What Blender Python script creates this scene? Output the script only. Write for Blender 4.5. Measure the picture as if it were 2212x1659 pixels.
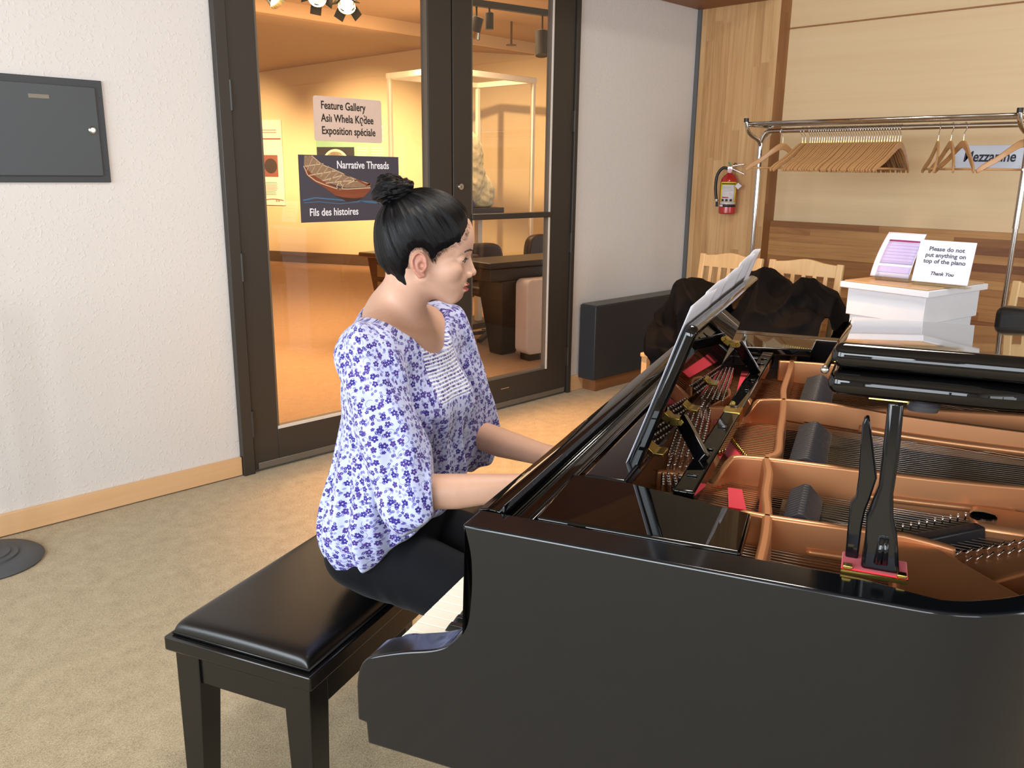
import bpy, bmesh, math, random
import numpy as np
from mathutils import Vector, Matrix
for _o in list(bpy.data.objects): bpy.data.objects.remove(_o, do_unlink=True)
scene = bpy.context.scene
COL = scene.collection
PI = math.pi
R = math.radians

# ---------------------------------------------------------------- camera
def setup_camera():
    p, r, y = R(14.114), R(0.721), R(44.80)
    fw = Vector((math.cos(p)*math.cos(y), math.cos(p)*math.sin(y), -math.sin(p)))
    rt = fw.cross(Vector((0, 0, 1))).normalized(); up = rt.cross(fw)
    rt2 = rt*math.cos(r) + up*math.sin(r); up2 = -rt*math.sin(r) + up*math.cos(r)
    cam = bpy.data.cameras.new('camera'); o = bpy.data.objects.new('camera', cam); COL.objects.link(o)
    m = Matrix((rt2, up2, -fw)).transposed().to_4x4(); m.translation = Vector((0, 0, 1.4))
    o.matrix_world = m
    cam.sensor_width = 36.0; cam.sensor_fit = 'HORIZONTAL'; cam.lens = 1823.4/2212*36
    cam.clip_start = 0.05; cam.clip_end = 100
    scene.camera = o
setup_camera()
# ---------------------------------------------------------------- world, light, exposure
scene.view_settings.view_transform = 'Standard'
scene.view_settings.look = 'None'
scene.view_settings.gamma = 1.0
scene.view_settings.use_curve_mapping = False
scene.view_settings.exposure = 0.05
w = bpy.data.worlds.new('daylight'); scene.world = w; w.use_nodes = True
bg = w.node_tree.nodes['Background']
bg.inputs[0].default_value = (0.90, 0.95, 1.0, 1); bg.inputs[1].default_value = 0.75

def area(name, loc, target, sx, sy, power, col, spread=180):
    l = bpy.data.lights.new(name, 'AREA'); l.shape = 'RECTANGLE'; l.size = sx; l.size_y = sy
    l.energy = power; l.color = col; l.spread = R(spread)
    o = bpy.data.objects.new(name, l); COL.objects.link(o); o.location = loc
    o.rotation_euler = (Vector(target)-Vector(loc)).to_track_quat('-Z', 'Y').to_euler()
    return o
def spot(name, loc, target, power, col, size=60, blend=0.5, rad=0.05):
    l = bpy.data.lights.new(name, 'SPOT'); l.energy = power; l.color = col
    l.spot_size = R(size); l.spot_blend = blend; l.shadow_soft_size = rad
    o = bpy.data.objects.new(name, l); COL.objects.link(o); o.location = loc
    o.rotation_euler = (Vector(target)-Vector(loc)).to_track_quat('-Z', 'Y').to_euler()
    return o
# daylight from the window wall on the camera's left and from behind the camera
area('window_light_side', (-3.08, 2.05, 1.8), (0, 2.05, 1.3), 1.8, 2.1, 118, (0.84, 0.93, 1.0))
area('window_light_side', (-3.08, -0.05, 1.8), (0, -0.05, 1.3), 1.8, 2.1, 150, (0.84, 0.93, 1.0))
area('window_light_side', (-3.08, -2.25, 1.8), (0, -2.2, 1.3), 1.8, 2.1, 90, (0.86, 0.93, 1.0))
area('window_light_behind', (-1.2, -4.08, 1.75), (-1.2, 0, 1.3), 1.9, 1.6, 36, (0.95, 0.97, 1.0))
area('window_light_behind', (2.6, -4.08, 1.75), (2.6, 0, 1.3), 1.9, 1.6, 75, (0.95, 0.97, 1.0))
area('ceiling_lamp_light', (1.9, 0.9, 3.33), (1.9, 0.9, 0), 1.1, 0.5, 60, (1.0, 0.93, 0.84))
# warm downlight over the carpet in front of the glass doors
spot('warm_downlight', (2.75, 2.80, 3.2), (2.95, 2.35, 0.0), 800, (1.0, 0.46, 0.15), 66, 1.0, 0.06)
# gallery lamps
WARM = (1.0, 0.69, 0.41)
# ---------------------------------------------------------------- naming helpers
def tag(o, label=None, cat=None, group=None, kind=None):
    if label: o['label'] = label
    if cat: o['category'] = cat
    if group: o['group'] = group
    if kind: o['kind'] = kind
    return o
def empty(name, loc=(0, 0, 0), rz=0.0, label=None, cat=None, group=None, kind=None):
    o = bpy.data.objects.new(name, None); COL.objects.link(o); o.empty_display_size = 0.1
    o.location = loc; o.rotation_euler = (0, 0, rz)
    return tag(o, label, cat, group, kind)
def copy_tree(o, parent=None):
    c = o.copy(); COL.objects.link(c)
    if parent is not None: c.parent = parent
    for ch in list(o.children): copy_tree(ch, c)
    return c
class MB:
    """collects shapes for ONE mesh object"""
    def __init__(s): s.v = []; s.f = []; s.m = []; s.mi = 0
    def add(s, vs, fs):
        b = len(s.v); s.v += [tuple(map(float, v)) for v in vs]
        for f in fs: s.f.append([i+b for i in f]); s.m.append(s.mi)
        return s
    def box(s, x0, x1, y0, y1, z0, z1):
        vs = [(x, y, z) for x in (x0, x1) for y in (y0, y1) for z in (z0, z1)]
        return s.add(vs, [(0, 1, 3, 2), (4, 6, 7, 5), (0, 4, 5, 1), (2, 3, 7, 6), (0, 2, 6, 4), (1, 5, 7, 3)])
    def obox(s, c, ax, ay, az, hx, hy, hz):
        c = Vector(c); ax = Vector(ax).normalized(); ay = Vector(ay).normalized(); az = Vector(az).normalized()
        vs = [c+ax*(i*hx)+ay*(j*hy)+az*(k*hz) for i in (-1, 1) for j in (-1, 1) for k in (-1, 1)]
        return s.add(vs, [(0, 1, 3, 2), (4, 6, 7, 5), (0, 4, 5, 1), (2, 3, 7, 6), (0, 2, 6, 4), (1, 5, 7, 3)])
    def bar(s, a, b, wd, th, up=(0, 0, 1), ext=0.0):
        a = Vector(a); b = Vector(b); d = (b-a).normalized(); a = a-d*ext; b = b+d*ext
        sd = d.cross(Vector(up)).normalized(); u2 = sd.cross(d)
        return s.obox((a+b)/2, d, sd, u2, (b-a).length/2, wd/2, th/2)
    def prism(s, pts, a, b, ax='z'):
        """pts 2D outline (ccw) extruded from a to b along ax"""
        n = len(pts)
        def P(p, h):
            return {'z': (p[0], p[1], h), 'y': (p[0], h, p[1]), 'x': (h, p[0], p[1])}[ax]
        vs = [P(p, a) for p in pts]+[P(p, b) for p in pts]
        fs = [list(range(n))[::-1], list(range(n, 2*n))]
        fs += [(i, (i+1) % n, n+(i+1) % n, n+i) for i in range(n)]
        return s.add(vs, fs)
    def poly3(s, top, bot):
        n = len(top)
        fs = [list(range(n)), list(range(n, 2*n))[::-1]]+[(i, n+i, n+(i+1) % n, (i+1) % n) for i in range(n)]
        return s.add(list(top)+list(bot), fs)
    def tube(s, pts, r, n=8, closed=False, flat=1.0, cap=True):
        pts = [Vector(p) for p in pts]; m = len(pts)
        rs = r if isinstance(r, (list, tuple)) else [r]*m
        T = []
        for i in range(m):
            if closed: t = pts[(i+1) % m]-pts[i-1]
            else: t = pts[min(i+1, m-1)]-pts[max(i-1, 0)]
            T.append(t.normalized() if t.length > 1e-9 else Vector((0, 0, 1)))
        ref = Vector((0, 0, 1)) if abs(T[0].z) < 0.9 else Vector((1, 0, 0))
        N = (ref-T[0]*ref.dot(T[0])).normalized(); vs = []
        for i in range(m):
            N = (N-T[i]*N.dot(T[i]))
            N = N.normalized() if N.length > 1e-6 else T[i].orthogonal().normalized()
            B = T[i].cross(N)
            for k in range(n):
                a = 2*PI*k/n
                vs.append(pts[i]+N*(math.cos(a)*rs[i]*flat)+B*(math.sin(a)*rs[i]))
        fs = []
        for i in range(m if closed else m-1):
            j = (i+1) % m
            for k in range(n): fs.append((i*n+k, i*n+(k+1) % n, j*n+(k+1) % n, j*n+k))
        if not closed and cap:
            fs.append(list(range(n))[::-1]); fs.append([(m-1)*n+k for k in range(n)])
        return s.add(vs, fs)
    def cyl(s, a, b, r, n=16): return s.tube([a, b], r, n)
    def lathe(s, prof, c=(0, 0, 0), n=24, axis=(0, 0, 1)):
        ax = Vector(axis).normalized(); e1 = ax.orthogonal().normalized(); e2 = ax.cross(e1); c = Vector(c)
        vs = []
        for r, h in prof:
            for k in range(n):
                a = 2*PI*k/n; vs.append(c+ax*h+(e1*math.cos(a)+e2*math.sin(a))*max(r, 1e-5))
        fs = []
        for i in range(len(prof)-1):
            for k in range(n): fs.append((i*n+k, i*n+(k+1) % n, (i+1)*n+(k+1) % n, (i+1)*n+k))
        fs.append(list(range(n))[::-1]); fs.append([(len(prof)-1)*n+k for k in range(n)])
        return s.add(vs, fs)
    def sphere(s, c, r, n=12, m=8, sc=(1, 1, 1)):
        vs = []; c = Vector(c)
        for i in range(m+1):
            th = PI*i/m
            for k in range(n):
                a = 2*PI*k/n
                vs.append(c+Vector((r*sc[0]*math.sin(th)*math.cos(a), r*sc[1]*math.sin(th)*math.sin(a), r*sc[2]*math.cos(th))))
        fs = [(i*n+k, (i+1)*n+k, (i+1)*n+(k+1) % n, i*n+(k+1) % n) for i in range(m) for k in range(n)]
        return s.add(vs, fs)
    def grid(s, fn, nu, nv, closed_u=False):
        vs = [fn(i/(nu if closed_u else nu-1), j/(nv-1)) for j in range(nv) for i in range(nu)]
        fs = []
        for j in range(nv-1):
            for i in range(nu if closed_u else nu-1):
                i2 = (i+1) % nu; fs.append((j*nu+i, j*nu+i2, (j+1)*nu+i2, (j+1)*nu+i))
        return s.add(vs, fs)
    def build(s, name, mat, parent=None, bevel=0.0, seg=2, smooth=False, angle=35, loc=None, solid=0.0, subsurf=0):
        me = bpy.data.meshes.new(name); me.from_pydata(s.v, [], s.f); me.validate()
        mats = mat if isinstance(mat, (list, tuple)) else [mat]
        for m in mats: me.materials.append(m)
        if len(mats) > 1 and len(me.polygons) == len(s.m):
            me.polygons.foreach_set('material_index', s.m)
        bm = bmesh.new(); bm.from_mesh(me); bmesh.ops.recalc_face_normals(bm, faces=bm.faces); bm.to_mesh(me); bm.free()
        o = bpy.data.objects.new(name, me); COL.objects.link(o)
        if parent is not None: o.parent = parent
        if loc is not None: o.location = loc
        if solid:
            q = o.modifiers.new('thickness', 'SOLIDIFY'); q.thickness = solid; q.offset = 0
        if subsurf:
            q = o.modifiers.new('sub', 'SUBSURF'); q.levels = subsurf; q.render_levels = subsurf
        if bevel > 0:
            q = o.modifiers.new('bevel', 'BEVEL'); q.width = bevel; q.segments = seg; q.limit_method = 'ANGLE'; q.angle_limit = R(35)
            q.use_clamp_overlap = True
        if smooth or bevel > 0:
            me.polygons.foreach_set('use_smooth', [True]*len(me.polygons))
            if bevel > 0 or smooth == 'auto': me.set_sharp_from_angle(angle=R(angle))
        return o
def spline(pts, n=8, closed=False):
    """Catmull-Rom through points"""
    P = [Vector(p) if len(p) == 3 else Vector((p[0], p[1], 0)) for p in pts]; m = len(P); out = []
    rng = m if closed else m-1
    for i in range(rng):
        if closed: p0, p1, p2, p3 = P[i-1], P[i], P[(i+1) % m], P[(i+2) % m]
        else: p0, p1, p2, p3 = P[max(i-1, 0)], P[i], P[i+1], P[min(i+2, m-1)]
        for k in range(n):
            t = k/n
            out.append(0.5*((2*p1)+(-p0+p2)*t+(2*p0-5*p1+4*p2-p3)*t*t+(-p0+3*p1-3*p2+p3)*t*t*t))
    if not closed: out.append(P[-1])
    return out
def text_mesh(name, txt, size, mat, parent, mtx, align='LEFT', bold=0.0, xs=1.0, depth=0.0006, italic=0.0):
    """lettering as real geometry; mtx places it (local x = reading direction, y = up, z = out)"""
    cu = bpy.data.curves.new(name, 'FONT'); cu.body = txt; cu.size = size; cu.align_x = align
    cu.offset = bold; cu.extrude = depth; cu.shear = italic; cu.resolution_u = 4
    t = bpy.data.objects.new('tmp', cu); COL.objects.link(t)
    bpy.context.view_layer.update()
    me = bpy.data.meshes.new_from_object(t.evaluated_get(bpy.context.evaluated_depsgraph_get()))
    bpy.data.objects.remove(t, do_unlink=True)
    me.transform(Matrix.Diagonal((xs, 1, 1, 1))); me.name = name
    me.materials.clear(); me.materials.append(mat)
    o = bpy.data.objects.new(name, me); COL.objects.link(o)
    if parent is not None: o.parent = parent
    o.matrix_local = mtx
    return o
def frame(o, x, y):
    """matrix with origin o, local x axis x, local y axis y"""
    x = Vector(x).normalized(); y = Vector(y); z = x.cross(y).normalized(); y = z.cross(x)
    m = Matrix((x, y, z)).transposed().to_4x4(); m.translation = Vector(o); return m
# ---------------------------------------------------------------- materials
def srgb(c):
    if isinstance(c, str):
        c = [int(c[i:i+2], 16)/255 for i in (0, 2, 4)]
    elif max(c) > 1.0: c = [x/255 for x in c]
    return tuple((x/12.92 if x <= 0.04045 else ((x+0.055)/1.055)**2.4) for x in c)+(1,)
class NT:
    def __init__(s, name):
        s.m = bpy.data.materials.new(name); s.m.use_nodes = True; s.t = s.m.node_tree
        s.b = s.t.nodes['Principled BSDF']; s.out = s.t.nodes['Material Output']
    def n(s, typ, **kw):
        x = s.t.nodes.new(typ)
        for k, v in kw.items(): setattr(x, k, v)
        return x
    def l(s, a, b): s.t.links.new(a, b)
    def setin(s, sock, v):
        if hasattr(v, 'is_output') or isinstance(v, bpy.types.NodeSocket): s.l(v, sock)
        elif v is not None: sock.default_value = v
    def math(s, op, a, b=None, c=None, clamp=False):
        x = s.n('ShaderNodeMath', operation=op); x.use_clamp = clamp
        for i, v in enumerate((a, b, c)):
            if v is not None: s.setin(x.inputs[i], v)
        return x.outputs[0]
    def vmath(s, op, a, b=None):
        x = s.n('ShaderNodeVectorMath', operation=op)
        s.setin(x.inputs[0], a)
        if b is not None: s.setin(x.inputs[1], b)
        return x.outputs['Value'] if op in ('LENGTH', 'DOT_PRODUCT', 'DISTANCE') else x.outputs[0]
    def mix(s, f, a, b, typ='MIX'):
        x = s.n('ShaderNodeMix', data_type='RGBA', blend_type=typ)
        s.setin(x.inputs[0], f); s.setin(x.inputs[6], a); s.setin(x.inputs[7], b); return x.outputs[2]
    def coord(s, k='Object'): return s.n('ShaderNodeTexCoord').outputs[k]
    def mapping(s, v, sc=(1, 1, 1), rot=(0, 0, 0), loc=(0, 0, 0)):
        x = s.n('ShaderNodeMapping'); s.l(v, x.inputs[0])
        x.inputs[1].default_value = loc; x.inputs[2].default_value = rot; x.inputs[3].default_value = sc; return x.outputs[0]
    def noise(s, v, scale=5, detail=3, rough=0.5, dist=0, out=0):
        x = s.n('ShaderNodeTexNoise'); s.l(v, x.inputs['Vector']); x.inputs['Scale'].default_value = scale
        x.inputs['Detail'].default_value = detail; x.inputs['Roughness'].default_value = rough
        x.inputs['Distortion'].default_value = dist; return x.outputs[out]
    def ramp(s, f, stops, interp='LINEAR'):
        x = s.n('ShaderNodeValToRGB'); s.l(f, x.inputs[0]); cr = x.color_ramp; cr.interpolation = interp
        while len(cr.elements) < len(stops): cr.elements.new(0.5)
        for e, (p, c) in zip(cr.elements, stops): e.position = p; e.color = c if len(c) == 4 else srgb(c)
        return x.outputs[0]
    def step(s, v, lo, hi):
        x = s.n('ShaderNodeMapRange'); x.interpolation_type = 'SMOOTHSTEP'; s.l(v, x.inputs[0])
        x.inputs[1].default_value = lo; x.inputs[2].default_value = hi; return x.outputs[0]
    def bump(s, h, strength=0.3, dist=0.01):
        x = s.n('ShaderNodeBump'); s.l(h, x.inputs['Height']); x.inputs['Strength'].default_value = strength
        x.inputs['Distance'].default_value = dist; s.l(x.outputs[0], s.b.inputs['Normal']); return x.outputs[0]
    def sep(s, v):
        x = s.n('ShaderNodeSeparateXYZ'); s.l(v, x.inputs[0]); return x.outputs
    def comb(s, a, b, c=0.0):
        x = s.n('ShaderNodeCombineXYZ')
        for i, v in enumerate((a, b, c)): s.setin(x.inputs[i], v)
        return x.outputs[0]
    def white(s, v, dim='1D'):
        x = s.n('ShaderNodeTexWhiteNoise', noise_dimensions=dim)
        s.l(v, x.inputs['W'] if dim == '1D' else x.inputs['Vector']); return x.outputs['Value']
def pmat(name, col, rough=0.5, metal=0.0, spec=0.5, coat=0.0, var=0.06, vs=20, bump=0.0, bs=200, sheen=0.0, coord='Object', trans=0.0, sss=0.0):
    n = NT(name); c = srgb(col); co = n.coord(coord)
    f = n.noise(co, vs, 3)
    lo = tuple(x*(1-var) for x in c[:3])+(1,); hi = tuple(min(1, x*(1+var)) for x in c[:3])+(1,)
    n.l(n.mix(f, lo, hi), n.b.inputs['Base Color'])
    n.b.inputs['Roughness'].default_value = rough; n.b.inputs['Metallic'].default_value = metal
    n.b.inputs['Specular IOR Level'].default_value = spec
    n.b.inputs['Coat Weight'].default_value = coat; n.b.inputs['Coat Roughness'].default_value = 0.04
    n.b.inputs['Sheen Weight'].default_value = sheen
    if trans: n.b.inputs['Transmission Weight'].default_value = trans
    if sss:
        n.b.inputs['Subsurface Weight'].default_value = sss; n.b.inputs['Subsurface Radius'].default_value = (0.012, 0.005, 0.003)
        n.b.inputs['Subsurface Scale'].default_value = 1.0
    if bump: n.bump(n.noise(co, bs, 3), bump, 0.002)
    return n.m
def emit(name, col, strength):
    n = NT(name); n.b.inputs['Base Color'].default_value = srgb(col)
    n.b.inputs['Emission Color'].default_value = srgb(col); n.b.inputs['Emission Strength'].default_value = strength
    return n.m
def glass(name, tint=(1, 1, 1), refl=1.0):
    n = NT(name); n.t.nodes.remove(n.b)
    lw = n.n('ShaderNodeLayerWeight'); lw.inputs[0].default_value = 0.5
    fz = n.math('POWER', lw.outputs['Facing'], 5.0)
    f = n.math('MULTIPLY_ADD', fz, 0.9, 0.04*refl, clamp=True)
    tr = n.n('ShaderNodeBsdfTransparent'); tr.inputs[0].default_value = tuple(tint)+(1,)
    gl = n.n('ShaderNodeBsdfGlossy'); gl.inputs['Roughness'].default_value = 0.01
    mx = n.n('ShaderNodeMixShader'); n.l(f, mx.inputs[0]); n.l(tr.outputs[0], mx.inputs[1]); n.l(gl.outputs[0], mx.inputs[2])
    n.l(mx.outputs[0], n.out.inputs[0]); return n.m
def wood(name, cols, axis=0, strip=None, stripaxis=1, grain=1.0, rough=0.45, knots=False, spec=0.4, coat=0.0, var=0.5, coord='Object'):
    """procedural timber: long grain along axis, optional laminated strips of width `strip` across stripaxis"""
    n = NT(name); co = n.coord(coord); sx = n.sep(co)
    sc = [9.0, 9.0, 9.0]; sc[axis] = 0.7
    v = n.mapping(co, tuple(sc))
    base = None
    if strip:
        q = n.math('DIVIDE', sx[stripaxis], strip); cell = n.math('FLOOR', q)
        joint = n.math('ADD', n.math('DIVIDE', sx[axis], 0.9), n.math('MULTIPLY', n.white(n.math('ADD', cell, 17.3)), 7.0))
        cj = n.math('FLOOR', joint)
        rnd = n.white(n.math('ADD', n.math('MULTIPLY', cell, 3.17), n.math('MULTIPLY', cj, 7.91)))
        off = n.comb(n.math('MULTIPLY', rnd, 31.0), n.math('MULTIPLY', rnd, 17.0), n.math('MULTIPLY', rnd, 53.0))
        v = n.vmath('ADD', v, off)
    g1 = n.noise(v, 1.2*grain, 4, 0.6, 1.2)
    v2 = n.mapping(v, (6, 6, 6) if axis < 0 else tuple(1.0 if i == axis else 7.0 for i in range(3)))
    g2 = n.noise(v2, 1.6*grain, 3, 0.6, 0.4)
    f = n.math('MULTIPLY_ADD', g2, 0.35, n.math('MULTIPLY', g1, 0.65))
    if strip: f = n.math('ADD', f, n.math('MULTIPLY', n.math('SUBTRACT', rnd, 0.5), var))
    k = len(cols); stops = [(0.22+0.56*i/(k-1), srgb(c)) for i, c in enumerate(cols)]
    col = n.ramp(f, stops)
    if knots:
        vo = n.n('ShaderNodeTexVoronoi'); vk = [2.6, 2.6, 2.6]; vk[axis] = 1.5
        n.l(n.mapping(co, tuple(vk), loc=(0.3, 0.2, 0.13)), vo.inputs['Vector']); vo.inputs['Scale'].default_value = 1.6
        kn = n.math('SUBTRACT', 1.0, n.step(vo.outputs['Distance'], 0.03, 0.10))
        col = n.mix(n.math('MULTIPLY', kn, 0.6), col, srgb('5a3a20'))
    if strip:
        fr = n.math('FRACT', q); e = n.math('MINIMUM', fr, n.math('SUBTRACT', 1.0, fr))
        ln = n.math('SUBTRACT', 1.0, n.step(e, 0.0, 0.03)); col = n.mix(n.math('MULTIPLY', ln, 0.25), col, srgb('4a2f18'))
    n.l(col, n.b.inputs['Base Color']); n.b.inputs['Roughness'].default_value = rough
    n.b.inputs['Specular IOR Level'].default_value = spec; n.b.inputs['Coat Weight'].default_value = coat
    n.bump(g2, 0.06, 0.002)
    return n.m
M = {}
# ---------------------------------------------------------------- organic shapes: distance fields meshed with surface nets
def smin(a, b, k):
    h = np.clip(0.5+0.5*(b-a)/k, 0, 1); return b*(1-h)+a*h-k*h*(1-h)
def smax(a, b, k): return -smin(-a, -b, k)
def d_ell(P, c, r, R_=None):
    q = P-np.asarray(c, np.float32)
    if R_ is not None: q = q@np.asarray(R_, np.float32)
    r = np.asarray(r, np.float32); k0 = np.linalg.norm(q/r, axis=1); k1 = np.linalg.norm(q/(r*r), axis=1)
    return k0*(k0-1)/np.maximum(k1, 1e-9)
def d_cap(P, a, b, ra, rb):
    a = np.asarray(a, np.float32); b = np.asarray(b, np.float32); ab = b-a; pa = P-a
    h = np.clip(pa@ab/float(ab@ab), 0, 1); return np.linalg.norm(pa-h[:, None]*ab, axis=1)-(ra+(rb-ra)*h)
def d_chain(P, pts, rs, k=0.0):
    d = None
    for i in range(len(pts)-1):
        e = d_cap(P, pts[i], pts[i+1], rs[i], rs[i+1]); d = e if d is None else (np.minimum(d, e) if k == 0 else smin(d, e, k))
    return d
def d_poly2(x, y, pl):
    """signed distance to a polygon in 2D (inside negative)"""
    d = np.full(x.shape, 1e9); s = np.ones(x.shape); n = len(pl)
    for i in range(n):
        ax, ay = pl[i]; bx, by = pl[i-1]; ex, ey = bx-ax, by-ay; wx_, wy_ = x-ax, y-ay
        h = np.clip((wx_*ex+wy_*ey)/(ex*ex+ey*ey), 0, 1); dx, dy = wx_-ex*h, wy_-ey*h
        d = np.minimum(d, dx*dx+dy*dy)
        c1 = y >= ay; c2 = y < by; c3 = ex*wy_ > ey*wx_
        flip = (c1 & c2 & c3) | (~c1 & ~c2 & ~c3); s = np.where(flip, -s, s)
    return s*np.sqrt(d)
def axis_steps(segs):
    """segs: [(start, step), ..., end] -> non-uniform grid line"""
    out = []
    for i in range(len(segs)-1):
        a, st = segs[i]; b = segs[i+1] if not isinstance(segs[i+1], tuple) else segs[i+1][0]
        n = max(2, int(round((b-a)/st))); out += list(a+(b-a)*np.arange(n)/n)
    out.append(segs[-1]); return np.array(out, np.float32)
def surface_nets(fn, X, Y, Z, blk=8, margin=1.3):
    nx, ny, nz = len(X), len(Y), len(Z); F = np.full((nx, ny, nz), 1.0, np.float32)
    bi = [np.arange(0, n, blk) for n in (nx, ny, nz)]
    ce = []; ra = []; ids = []
    lo = [np.array([A[i] for i in b]) for A, b in zip((X, Y, Z), bi)]
    hi = [np.array([A[min(i+blk, len(A)-1)] for i in b]) for A, b in zip((X, Y, Z), bi)]
    cx_, cy_, cz_ = [0.5*(l+h) for l, h in zip(lo, hi)]; hx, hy, hz = [0.5*(h-l) for l, h in zip(lo, hi)]
    G = np.stack(np.meshgrid(cx_, cy_, cz_, indexing='ij'), -1).reshape(-1, 3).astype(np.float32)
    H = np.stack(np.meshgrid(hx, hy, hz, indexing='ij'), -1).reshape(-1, 3); rad = np.linalg.norm(H, axis=1)
    D = fn(G); I = np.stack(np.meshgrid(*bi, indexing='ij'), -1).reshape(-1, 3)
    for (i, j, k), d, r in zip(I, D, rad):
        if d < 0 and abs(d) > r*margin: F[i:i+blk, j:j+blk, k:k+blk] = -1.0
    act = np.nonzero(np.abs(D) <= rad*margin+0.002)[0]
    o = np.arange(blk); OI, OJ, OK = np.meshgrid(o, o, o, indexing='ij')
    for c0 in range(0, len(act), 1500):
        a = I[act[c0:c0+1500]]
        ii = (a[:, 0][:, None]+OI.ravel()[None]).ravel(); jj = (a[:, 1][:, None]+OJ.ravel()[None]).ravel(); kk = (a[:, 2][:, None]+OK.ravel()[None]).ravel()
        ok = (ii < nx) & (jj < ny) & (kk < nz); ii, jj, kk = ii[ok], jj[ok], kk[ok]
        F[ii, jj, kk] = fn(np.stack([X[ii], Y[jj], Z[kk]], 1))
    S = F < 0
    cnt = np.zeros((nx-1, ny-1, nz-1), np.int8)
    for dx in (0, 1):
        for dy in (0, 1):
            for dz in (0, 1): cnt += S[dx:nx-1+dx, dy:ny-1+dy, dz:nz-1+dz]
    ci, cj, ck = np.nonzero((cnt > 0) & (cnt < 8)); n = len(ci)
    idx = -np.ones((nx-1, ny-1, nz-1), np.int32); idx[ci, cj, ck] = np.arange(n)
    acc = np.zeros((n, 3)); w = np.zeros(n)
    C8 = [(0, 0, 0), (1, 0, 0), (0, 1, 0), (1, 1, 0), (0, 0, 1), (1, 0, 1), (0, 1, 1), (1, 1, 1)]
    E12 = [(a, b) for a in range(8) for b in range(a+1, 8) if bin(a ^ b).count('1') == 1]
    A = (X, Y, Z)
    for a, b in E12:
        pa = [c+d for c, d in zip((ci, cj, ck), C8[a])]; pb = [c+d for c, d in zip((ci, cj, ck), C8[b])]
        fa = F[tuple(pa)]; fb = F[tuple(pb)]; m = (fa < 0) != (fb < 0)
        t = np.where(m, fa/np.where(m, fa-fb, 1), 0)
        for k in range(3):
            va = A[k][pa[k]]; vb = A[k][pb[k]]; acc[:, k] += np.where(m, va+(vb-va)*t, 0)
        w += m
    V = acc/w[:, None]; faces = []
    # x edges
    for ax in range(3):
        sl0 = [slice(None)]*3; sl1 = [slice(None)]*3; sl0[ax] = slice(0, -1); sl1[ax] = slice(1, None)
        a = S[tuple(sl0)]; b = S[tuple(sl1)]; m = a != b; q = [1 if k != ax else 0 for k in range(3)]
        e = np.nonzero(m); keep = np.ones(len(e[0]), bool)
        for k in range(3):
            if k != ax: keep &= (e[k] > 0) & (e[k] < (nx, ny, nz)[k]-1)
        e = [x[keep] for x in e]; sg = a[tuple(e)]
        u, v = [(1, 2), (2, 0), (0, 1)][ax]
        def g(du, dv):
            p = [x.copy() for x in e]; p[u] = p[u]-du; p[v] = p[v]-dv; return idx[tuple(p)]
        Q = np.stack([g(1, 1), g(0, 1), g(0, 0), g(1, 0)], 1)
        Q[~sg] = Q[~sg][:, ::-1]; faces.append(Q)
    Q = np.concatenate(faces); Q = Q[(Q >= 0).all(1)]
    return V, Q
def sdf_object(name, fn, X, Y, Z, mat, parent=None, relax=1, matfn=None, uvfn=None, loc=None):
    V, Q = surface_nets(fn, X, Y, Z)
    for _ in range(relax):      # light Laplacian relax
        s = np.zeros_like(V); c = np.zeros(len(V))
        for k in range(4):
            a, b = Q[:, k], Q[:, (k+1) % 4]; np.add.at(s, a, V[b]); np.add.at(s, b, V[a]); np.add.at(c, a, 1); np.add.at(c, b, 1)
        V = V*0.5+0.5*s/np.maximum(c, 1)[:, None]
    me = bpy.data.meshes.new(name)
    me.vertices.add(len(V)); me.vertices.foreach_set('co', V.astype(np.float32).ravel())
    me.loops.add(len(Q)*4); me.loops.foreach_set('vertex_index', Q.astype(np.int32).ravel())
    me.polygons.add(len(Q)); me.polygons.foreach_set('loop_start', np.arange(0, len(Q)*4, 4, dtype=np.int32))
    me.polygons.foreach_set('loop_total', np.full(len(Q), 4, np.int32))
    me.polygons.foreach_set('use_smooth', np.ones(len(Q), bool))
    mats = mat if isinstance(mat, (list, tuple)) else [mat]
    for m in mats: me.materials.append(m)
    if matfn is not None: me.polygons.foreach_set('material_index', matfn(V[Q].mean(1)).astype(np.int32))
    me.update(calc_edges=True)
    if uvfn is not None:
        uv = uvfn(V, Q)      # (nq, 4, 2)
        l = me.uv_layers.new(name='uv'); l.data.foreach_set('uv', uv.astype(np.float32).ravel())
    me.validate(); o = bpy.data.objects.new(name, me); COL.objects.link(o)
    if parent is not None: o.parent = parent
    if loc is not None: o.location = loc
    return o
def tri_noise(P, f, seed=0):
    """cheap smooth pseudo-noise from summed sines"""
    r = np.random.RandomState(seed); d = 0
    for i in range(6):
        k = r.normal(size=3); k = k/np.linalg.norm(k)*f*(0.6+0.9*r.rand()); d = d+np.sin(P@k.astype(np.float32)+r.rand()*6.28)
    return d/6
def hb(lo, hi, st): return axis_steps([(lo, st), hi])
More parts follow.
